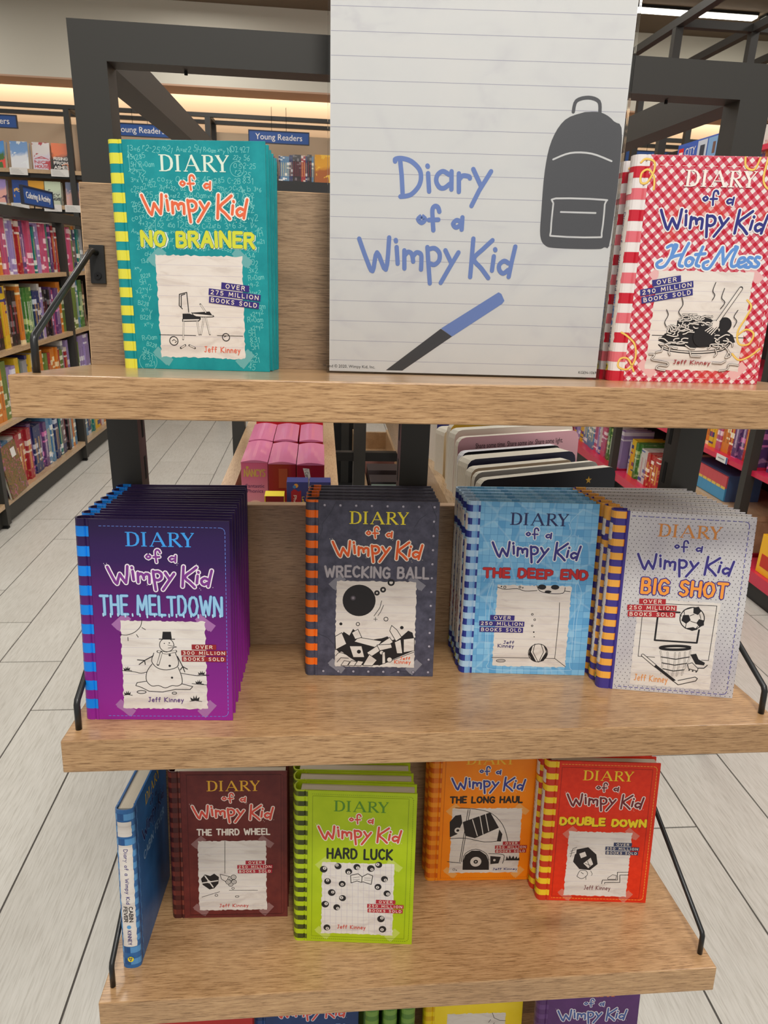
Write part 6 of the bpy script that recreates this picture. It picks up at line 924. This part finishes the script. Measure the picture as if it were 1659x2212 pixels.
fill(BZ[0], -.08, .20, BY+.05, -math.pi/2, ['navy blue','purple','crimson','black','navy blue','sky blue'], .165, .20, .013, .018, .13, 'blue block on the upper middle back-wall shelf', 'novels on the upper middle back-wall shelf', (), 6, name='novel')
facing((.205, BY+.02, BZ[0]+.001), .125, .2, .03, 'amber', 'bright yellow novel facing out at the end of the navy row on the back wall', 'novels on the upper middle back-wall shelf')
fill(BZ[0], .335, .41, BY+.05, -math.pi/2, ['red','crimson'], .16, .18, .016, .024, .13, 'yellow novel on the back-wall shelf', 'novels on the upper middle back-wall shelf', (), 2, name='novel')
fill(BZ[0], 2.55, 3.3, BY+.05, -math.pi/2, cl, .16, .2, .02, .034, .13, 'right-hand bays of the back-wall shelf', 'novels in the right-hand bays of the back wall', [(2.46,2.51)], 9, name='novel')
sign('Young Readers', .45, .078, (-.07, BY-.02, .912), 0, 'blue "Young Readers" sign hanging right of the black post on the back wall', .058, wires=.165)
sign('Young Readers', .45, .078, (-1.10, BY-.02, .912), 0, 'blue "Young Readers" sign hanging behind the top left corner of the stand', .058, wires=.165)
sign('Young Readers', .45, .078, (-2.215, BY-.02, .925), 0, 'blue "Young Readers" sign cut off at the far left, above the novels', .058, wires=.152)
for i in (2,): sign('Young Readers', .45, .078, (2.9, BY-.02, .912), 0, 'blue sign hanging in the right-hand bay of the back wall', .058, wires=.165)

# ------------------------------------------------------------------ right-hand bookcase with raspberry shelves
RX = 2.057
rb = empty('raspberry_bookcase', (RX, 2.0, FZ)); tag(rb, 'tall black-framed bookcase with raspberry pink shelves along the right aisle', 'bookcase')
def rbox(name, x0, x1, y0, y1, z0, z1, m, bev=0): return boxo(name, (x0, x1, y0-2.0, y1-2.0, z0-FZ, z1-FZ), m, rb, bev)
RY = (.78, 2.125, 3.47, 4.815)
for y in RY:
    for x in (-.02, .385, .76): rbox('upright', x, x+.04, y-.02, y+.02, FZ, 1.262, METAL)
    rbox('cross_rail', .021, .384, y-.02, y+.02, 1.263, 1.299, METAL); rbox('cross_rail', .426, .759, y-.02, y+.02, 1.263, 1.299, METAL)
for x in (-.02, .385, .76): rbox('top_rail', x, x+.04, .76, 4.84, 1.263, 1.3, METAL)
for i, z in enumerate((-1.077, -.680, -.30, .08, .45)):
    for ya, yb in zip(RY, RY[1:]):
        rbox('shelf_board', .021, .38, ya-.019 if 0 else ya+.021, yb-.021, z-.022 if i else z-.05, z, PINK)
    rbox('shelf_lip', 0, .0205, .80, 4.80, z-.022 if i else z-.05, z, PINK)
rbox('plinth', .03, .05, .78, 4.82, FZ, -1.13, BLACK); rbox('centre_panel', .388, .395, .78, 4.82, FZ, .8, mat('dark_back_panel', (44,42,40), .7))
for i, (y, z) in enumerate(((2.33, -.702), (2.60, -.702), (3.2, -.702), (2.5, -.322))):
    o = empty('shelf_label', (RX-.004, y, z-.004)); b = MB(); b.box(-.0015, 0, -.045, .045, 0, .03, TAG); obj('card', b, o); b = MB(); b.box(-.002, -.0015, -.045, -.035, 0, .03, NAVY); b.box(-.002, -.0015, -.02, .03, .012, .018, mat('label_print', (150,148,146), .7)); obj('print_lines', b, o)
    tag(o, 'small white price label on the raspberry shelf edge, %s along the aisle' % ('nearest', 'second', 'third', 'upper')[i], 'label', 'price labels on the raspberry shelves')
skR = [(p-.024, p+.024) for p in RY]
cr_ = ['rose pink','red','yellow','orange','navy blue','white','grass green','purple','sky blue','crimson']
fill(-.680, 1.92, 3.7, RX+.03, math.pi, cr_, .20, .25, .02, .045, .2, 'near end of raspberry bookcase middle shelf', 'books on the middle raspberry shelf', skR, 21)
fill(-1.077, 2.78, 4.4, RX+.05, math.pi, ['white','rose pink','lilac','yellow','grass green','sky blue','white','red'], .19, .24, .02, .05, .2, 'near end of raspberry bookcase bottom shelf', 'books on the bottom raspberry shelf', skR, 25)
fill(.45, 2.3, 2.62, RX+.03, math.pi, ['orange','white','rose pink'], .20, .26, .02, .05, .2, 'near end of raspberry bookcase top shelf', 'books on the top raspberry shelf', skR, 33)
# box set, green book, yellow story box and the toy box
def carton(name, loc, w_, d_, h_, m, label, cat, rz=0, front=None, par=None):
    o = empty(name, loc); o.rotation_euler = (0, 0, rz); tag(o, label, cat); boxo('carton', (0, w_, 0, d_, 0, h_), m, o, bev=.001)
    return o
o = empty('boxed_book_set', (RX+.05, 2.34, -.9)); tag(o, 'blue boxed set of slim red and blue books on the wooden platform', 'boxed set')
SLV = mat('slate_blue_sleeve', (70,96,140), .4)
b = MB(); b.box(.006, .17, 0, .33, .121, .124, SLV); b.box(.006, .17, 0, .003, 0, .121, SLV); b.box(.006, .17, .327, .33, 0, .121, SLV); b.box(.006, .17, .003, .327, 0, .002, SLV); obj('sleeve', b, o)
for i in range(8):
    b = MB(); b.box(0, .15, .004+i*.0404, .0035+(i+1)*.0404, .0022, .062, mat('set_blue', (70,150,196), .4)); b.box(0, .15, .004+i*.0404, .0035+(i+1)*.0404, .062, .12, mat('set_coral', (214,84,92), .4)); b.box(-.0005, 0, .008+i*.0404, .0015+(i+1)*.0404, .056, .068, mat('set_yellow', (236,200,90), .4)); obj('slim_book', b, o)
o = empty('wooden_platform', (RX, 1.9, -1.0765)); tag(o, 'low wooden platform standing on the bottom raspberry shelf', 'platform')
boxo('plank_top', (.03, .37, .25, .86, .150, .176), OAKY, o); boxo('side', (.035, .36, .255, .275, 0, .1495), OAKY, o); boxo('side', (.035, .36, .835, .855, 0, .1495), OAKY, o)
shop_book(Vector((RX+.05, 2.715, -.9)), math.pi, .17, .05, .12, 'grass green', 'lime book beside the blue boxed set on the wooden platform', 'books by the boxed set')
o = carton('story_box', (RX+.02, 1.86, -1.0765), .17, .11, .165, mat('story_box_yellow', (246,186,30), .4), 'orange-yellow boxed story set at the near end of the bottom raspberry shelf', 'boxed set')
p = MB(); p.box(-.001, 0, .015, .09, .03, .085, mat('story_red', (200,50,30), .5)); p.box(-.001, 0, .02, .05, .10, .14, mat('story_brown', (120,60,30), .5)); obj('printed_figures', p, o)
o = empty('star_card', (1.30, 1.02, -1.02)); tag(o, 'yellow-orange cut-out display card at the right edge behind the grey books', 'display card')
o = carton('toy_box', (RX+.03, 2.92, .606), .06, .40, .10, mat('toy_box_blue', (30,84,176), .35, coat=.3), 'blue construction toy box lying on the raspberry bookcase, upper right', 'toy box')
p = MB(); p.box(-.001, 0, .335, .385, .03, .08, mat('logo_red', (214,30,36), .4)); obj('red_square', p, o); p = MB(); p.box(-.0012, -.001, .342, .378, .046, .062, WHITE); obj('logo_word', p, o)
me = font_mesh('CITY', .05, WHITE); t_ = obj('lettering', me, o); t_.rotation_euler = (math.pi/2, 0, -math.pi/2); t_.location = (-.0012, .265, .055)
p = MB(); p.box(-.0014, -.001, .10, .19, .008, .092, mat('toy_picture', (190,196,206), .5)); p.box(-.0018, -.0014, .12, .165, .02, .07, mat('toy_picture_dark', (50,56,70), .5)); p.box(-.0014, -.001, .008, .09, .008, .092, mat('toy_picture_b', (120,160,200), .5)); p.box(-.0018, -.0014, .02, .045, .02, .07, mat('toy_picture_brown', (110,80,70), .5)); obj('pictures', p, o)
rbox('shelf_board', .021, .38, 2.146, 3.449, .584, .605, PINK)

# ------------------------------------------------------------------ inside the stand: the lengthwise trays and their contents
def tray(x0, x1, y0, y1, zt, depth, label, th=.0155):
    o = empty('wooden_tray', (x0, y0, zt-depth)); tag(o, label, 'tray'); w_ = x1-x0; L = y1-y0
    boxo('side_board', (0, th, 0, L, 0, depth), OAKY, o); boxo('side_board', (w_-th, w_, 0, L, 0, depth), OAKY, o)
    boxo('base_board', (th, w_-th, 0, L, 0, .015), OAKY, o); boxo('end_board', (th, w_-th, 0, .015, .0152, depth-.01), OAKY, o); boxo('end_board', (th, w_-th, L-.015, L, .0152, depth-.01), OAKY, o)
    return o
tray(.040, .289, .42, 2.4, -.364, .14, 'wooden tray on the left inside the stand holding pink-topped boxed sets', .03)
tray(.452, .715, .285, 2.4, -.262, .12, 'wooden tray on the right inside the stand holding thick board books')
tray(.395, .56, 1.45, 2.5, -.62, .10, 'low dim wooden tray deep inside the stand')
PK = mat('pink_box_lid', (206,110,150), .3, coat=.5); RD = mat('deep_red_box', (150,24,36), .32, coat=.4)
MG = mat('magenta_box', (214,70,130), .35, coat=.3); q = N(MG); q.base(q.ramp(q.math('MULTIPLY', q.sep(q.coord())[2], 4.0), [(.2, col(236,180,180)), (.95, col(206,50,120))]))
def slip(name, x, y, w_, d_, zt, h_, body, lid, label, grp=None):
    o = empty(name, (x, y, zt-h_)); tag(o, label, 'boxed set', grp); b = MB(); b.box(0, w_, 0, d_, 0, h_-.0015, body); obj('carton', b, o, bev=.0008)
    b = MB(); n_ = 8
    for i in range(n_):
        a, c_ = i/n_, (i+1)/n_; f = lambda u: h_-.001+.004*math.sin(math.pi*u)
        b.face([(a*w_, -.0006, f(a)), (c_*w_, -.0006, f(c_)), (c_*w_, d_, f(c_)), (a*w_, d_, f(a))], lid); b.face([(a*w_, -.0006, h_-.0022), (c_*w_, -.0006, h_-.0022), (c_*w_, -.0006, f(c_)), (a*w_, -.0006, f(a))], lid)
    obj('lid_panel', b, o); return o
TB = -.364-.14+.0155; zt = -.28; hh = zt-TB
rows = [(.745, ('magenta', 'red', 'red with a white ribbon')), (.906, ('second-row left', 'second-row middle', 'second-row right'))]
xs = (.0965, .1495, .2045)
s1 = slip('slipcase', xs[0], .745, .0515, .158, zt, hh, MG, PK, 'magenta boxed book set with pink lid, front left of the left tray')
me = font_mesh('Fantastic\nPhonics', .0105, M('phonics_ink', (84,50,96))); o = obj('lettering', me, s1); o.rotation_euler = (math.pi/2, 0, 0); o.location = (.026, -.0004, hh-.055)
p = Print(.0002, .0001); p.disc(12, hh*1000-12, 3, M('gold', (210,170,90)), 0); write(p, 'NANCYS', 6, hh*1000-30, 46, hh*1000-16, 2.2, M('gold', (210,170,90)), 1); p.disc(26, hh*1000-96, 17, M('face_tint', (240,190,170)), 0); p.disc(20, hh*1000-92, 9, M('auburn', (150,70,50)), 1); p.disc(27, hh*1000-106, 8, M('face_tint2', (236,200,170)), 2); obj('box_print', p, s1)
s2 = slip('slipcase', xs[1], .735, .0535, .158, zt, hh, RD, PK, 'deep red boxed set with pink lid and orange tab, left tray')
b = MB(); b.box(.02, .037, -.0012, 0, hh-.05, hh-.011, mat('copper_tab', (170,76,50), .35)); obj('tab', b, s2)
s3 = slip('slipcase', xs[2], .73, .0535, .158, zt, hh, RD, PK, 'deep red boxed set with white ribbon print, front right of left tray')
p = Print(.0002, .0001); p.poly([(12,hh*1000-8),(24,hh*1000-9),(30,hh*1000-46),(22,hh*1000-48)], M('ribbon_white', (226,222,216)), 0); write(p, 'I Can Read', 4, hh*1000-31, 38, hh*1000-25, .7, INK, 1, rot=-1.4); obj('ribbon_print', p, s3)
for x, wd in zip(xs, ('left', 'middle', 'right')): slip('slipcase', x, .907, .0515, .158, zt+.002, hh+.002, RD, PK, 'pink-lidded boxed book set in the second row of the left tray, %s' % wd, 'pink-lidded sets in the second row')
o = empty('red_book_box', (.0965, 1.10, TB)); tag(o, 'large red boxed set with white lettering behind the pink lids', 'boxed set'); boxo('carton', (0, .16, 0, .16, 0, hh+.004), mat('bright_red_box', (196,28,40), .35, coat=.3), o)
b = MB(); b.box(.02, .14, .02, .05, hh+.0041, hh+.0048, WHITE); b.box(.03, .13, .09, .12, hh+.0041, hh+.0048, WHITE); obj('ribbon', b, o); me = font_mesh('I Can Read!', .02, INK); t_ = obj('lettering', me, o); t_.location = (.08, .035, hh+.0051)
# smaller boxes at the near end
o = empty('biscuit_box', (.152, .60, TB)); tag(o, 'small red and yellow box lettered "Bisc" in the left tray', 'boxed set')
boxo('carton', (0, .034, 0, .10, 0, .0), RD, o) if False else None
b = MB(); b.box(0, .034, 0, .03, 0, -.302-TB, mat('biscuit_yellow', (226,206,30), .4)); obj('carton', b, o); b = MB(); b.box(.002, .034, -.0006, 0, -.338-TB, -.3022-TB, mat('biscuit_red', (128,20,26), .4)); obj('red_label', b, o)
me = font_mesh('Bisc', .017, M('biscuit_word', (236,206,40))); t_ = obj('lettering', me, o); t_.rotation_euler = (math.pi/2, 0, 0); t_.location = (.02, -.0011, -.319-TB)
PB = mat('phonics_blue', (44,52,128), .35, coat=.3)
for i, (x, lb) in enumerate(((.1895, 'blue boxed phonics set lettered "Phonics" in the left tray'), (.2305, 'blue boxed set half hidden behind the slate grey books'))):
    o = empty('phonics_box', (x, .63, TB)); tag(o, lb, 'boxed set'); boxo('carton', (0, .0385, 0, .03, 0, -.285-TB), PB, o, bev=.0006)
    if i == 0:
        p = Print(.0002, .0001); z = (-.285-TB)*1000; p.poly([(8,z-18),(14,z-13),(21,z-18),(26,z-16),(26,z-70),(8,z-70)], M('starburst', (170,30,48)), 0); p.disc(17, z-7, 4, M('cartoon_gold', (226,160,60)), 1); p.disc(14, z-9, 3, M('cartoon_blue', (70,130,190)), 2)
        write(p, 'Phonics', -1, z-44, 31, z-39, 1.0, WHITE, 2, rot=-1.5708); write(p, 'Lets learn', 14, z-46, 46, z-42, .8, M('lemon', (240,220,60)), 2, rot=-1.5708); obj('box_print', p, o)
# board books in the right tray
def board_book(y, x0, x1, zt, t, yaw, c, label, rr_=.012, edge=(222,216,200), txt=None, name='board_book', dz=0):
    zb = -.262-.12+.0155; h_ = zt-zb; w_ = x1-x0; o = empty(name, (x0, y, zb)); o.rotation_euler = (-.06, 0, yaw); tag(o, label, 'book', 'board books in the right tray')
    def leaf(ya, yb, m, nm, e=None):
        pts = [(0, 0), (w_, 0)] + [(w_-rr_+rr_*math.cos(a), h_-rr_+rr_*math.sin(a)) for a in (0, .52, 1.05, 1.57)] + [(rr_-rr_*math.sin(a), h_-rr_+rr_*math.cos(a)) for a in (0, .52, 1.05, 1.57)]
        b = MB(); b.face([(x, ya, z) for x, z in pts], m); b.face([(x, yb, z) for x, z in pts][::-1], m)
        for p_, q_ in zip(pts, pts[1:]+pts[:1]): b.face([(p_[0], ya, p_[1]), (p_[0], yb, p_[1]), (q_[0], yb, q_[1]), (q_[0], ya, q_[1])], e or m)
        return obj(nm, b, o)
    em = mat('board_edge_%d_%d_%d' % edge, edge, .7); cm_ = mat('board_%d_%d_%d' % c, c, .4)
    leaf(0, .0022, cm_, 'front_cover', em); n_ = max(2, int(t/.0028))
    for i in range(1, n_): leaf(i*.0028, i*.0028+.0023, em, 'leaf')
    leaf(n_*.0028, n_*.0028+.0022, cm_, 'back_cover', em)
    if txt:
        me = font_mesh(txt, .0122, INK); k = obj('lettering', me, o); k.rotation_euler = (math.pi/2, 0, 0); k.location = (w_/2, -.0003, h_-.0155); k.scale = (.66, 1, 1)
    return o
board_book(.300, .470, .705, -.180, .012, .33, (16,18,34), 'black board book with a gold star, front of the right tray')
b = MB(); st5 = [(.006*math.cos(1.57+i*.6283)*(1 if i % 2 == 0 else .42), .006*math.sin(1.57+i*.6283)*(1 if i % 2 == 0 else .42)) for i in range(10)]
o = bpy.data.objects['board_book']; b.face([(.185+x, -.0004, .170+z) for x, z in st5], M('gold_star', (224,176,50))); obj('star', b, o)
board_book(.338, .470, .690, -.181, .008, .33, (196,192,184), 'plain pale grey board book behind the black one')
board_book(.362, .470, .652, -.182, .016, .33, (180,160,134), 'tan board book with cream pages in the right tray')
board_book(.392, .470, .668, -.177, .030, .32, (24,26,60), 'night-sky navy board book with cream pages in the right tray', .014)
board_book(.438, .470, .655, -.178, .012, .31, (20,20,22), 'black board book with white corner behind the night-sky one', edge=(226,226,230))
board_book(.470, .470, .702, -.163, .010, .30, (206,156,166), 'large dusty pink board book with a line of black lettering, right tray', .014, txt='Share some time. Share some joy. Share some light.')
board_book(.500, .470, .702, -.158, .022, .30, (222,214,196), 'tall cream board book behind the pink one, right tray', .014, edge=(224,220,206))
board_book(.540, .470, .695, -.156, .012, .30, (206,164,40), 'mustard yellow board book behind the cream one, right tray', .014)
board_book(.600, .470, .685, -.180, .036, .28, (226,220,206), 'cream board book, second from the back of the right tray')
board_book(.680, .470, .685, -.175, .036, .26, (30,34,110), 'royal blue board book at the back of the right tray', edge=(226,220,206))
boxo('base_deck', (.040, .700, .30, Y2-.01, .30, .33), BLACK, stand); boxo('base_deck', (.040, .700, Y2+.04, Y3-.01, .30, .33), BLACK, stand)
boxo('end_panel', (.2895, .4515, Y3+.0340, Y3+.044, .30, 1.05), BLACK, stand); boxo('end_panel', (.2895, .4515, Y3+.0445, Y3+.05, .0, 1.0), BLACK, stand)
# dim things in the low tray
for i, (y, c, lb) in enumerate(((1.55, (126,150,140), 'pale green carton deep inside the stand'), (1.66, (60,52,56), 'dark carton deep inside the stand, behind the green one'), (1.80, (70,60,62), 'third dark carton deep inside the stand'), (1.95, (170,120,110), 'dusty pink carton deep inside the stand'))):
    o = carton('carton_box', (.42, y, -.7045), .11, .085, .10, mat('dim_carton_%d' % i, c, .5), lb, 'box')
    if i == 0:
        b = MB()
        for k in range(5): b.box(.01, .075+.01*(k % 2), -.0012, -.0002, .02+k*.013, .024+k*.013, M('carton_print', (60,80,74)))
        obj('print_lines', b, o)
    if i == 3: me = font_mesh('SER', .036, M('carton_word', (60,40,50))); k = obj('lettering', me, o); k.rotation_euler = (math.pi/2, 0, 0); k.location = (.055, -.001, .06)
# yellow card cut-out at the right edge
o = bpy.data.objects['star_card']; b = MB(); P_ = [(0,0),(.09,0),(.09,.2),(.02,.16),(-.012,.13)]; m1, m2 = mat('card_white', (232,228,216), .6), mat('card_amber', (240,178,70), .5)
b.face([(x, 0, z) for x, z in P_], m1); b.face([(x, .003, z) for x, z in P_][::-1], m1)
for p_, q_ in zip(P_, P_[1:]+P_[:1]): b.face([(p_[0],0,p_[1]),(p_[0],.003,p_[1]),(q_[0],.003,q_[1]),(q_[0],0,q_[1])], m1)
obj('card', b, o); b = MB(); b.face([(.008,-.0005,.006),(.088,-.0005,.006),(.088,-.0005,.19),(.024,-.0005,.152),(-.004,-.0005,.128)], m2); obj('amber_face', b, o)
b = MB(); b.box(.03, .06, .004, .04, -1.02+1.02-.194, -.001, BLACK); obj('stand_leg', b, o)

# ------------------------------------------------------------------ ceiling strip lights
LITE = mat('strip_light', (255,246,230), emit=9)
LITE.node_tree.nodes['Principled BSDF'].inputs['Emission Color'].default_value = (1, .93, .8, 1)
for i, (x0, x1) in enumerate(((2.45, 2.93), (2.985, 3.43), (3.485, 3.93))):
    o = empty('ceiling_strip_light', ((x0-.2485)*.957+.2485, 4.962, 1.785)); tag(o, 'bright white linear ceiling light at the upper right, %s from the left' % ONES[i], 'ceiling light', 'linear ceiling lights at the upper right')
    boxo('housing', (0, (x1-x0)*.957, 0, .09, .0118, .0298), BLACK, o); boxo('diffuser', (.005, (x1-x0)*.957-.005, .008, .082, 0, .0118), LITE, o)
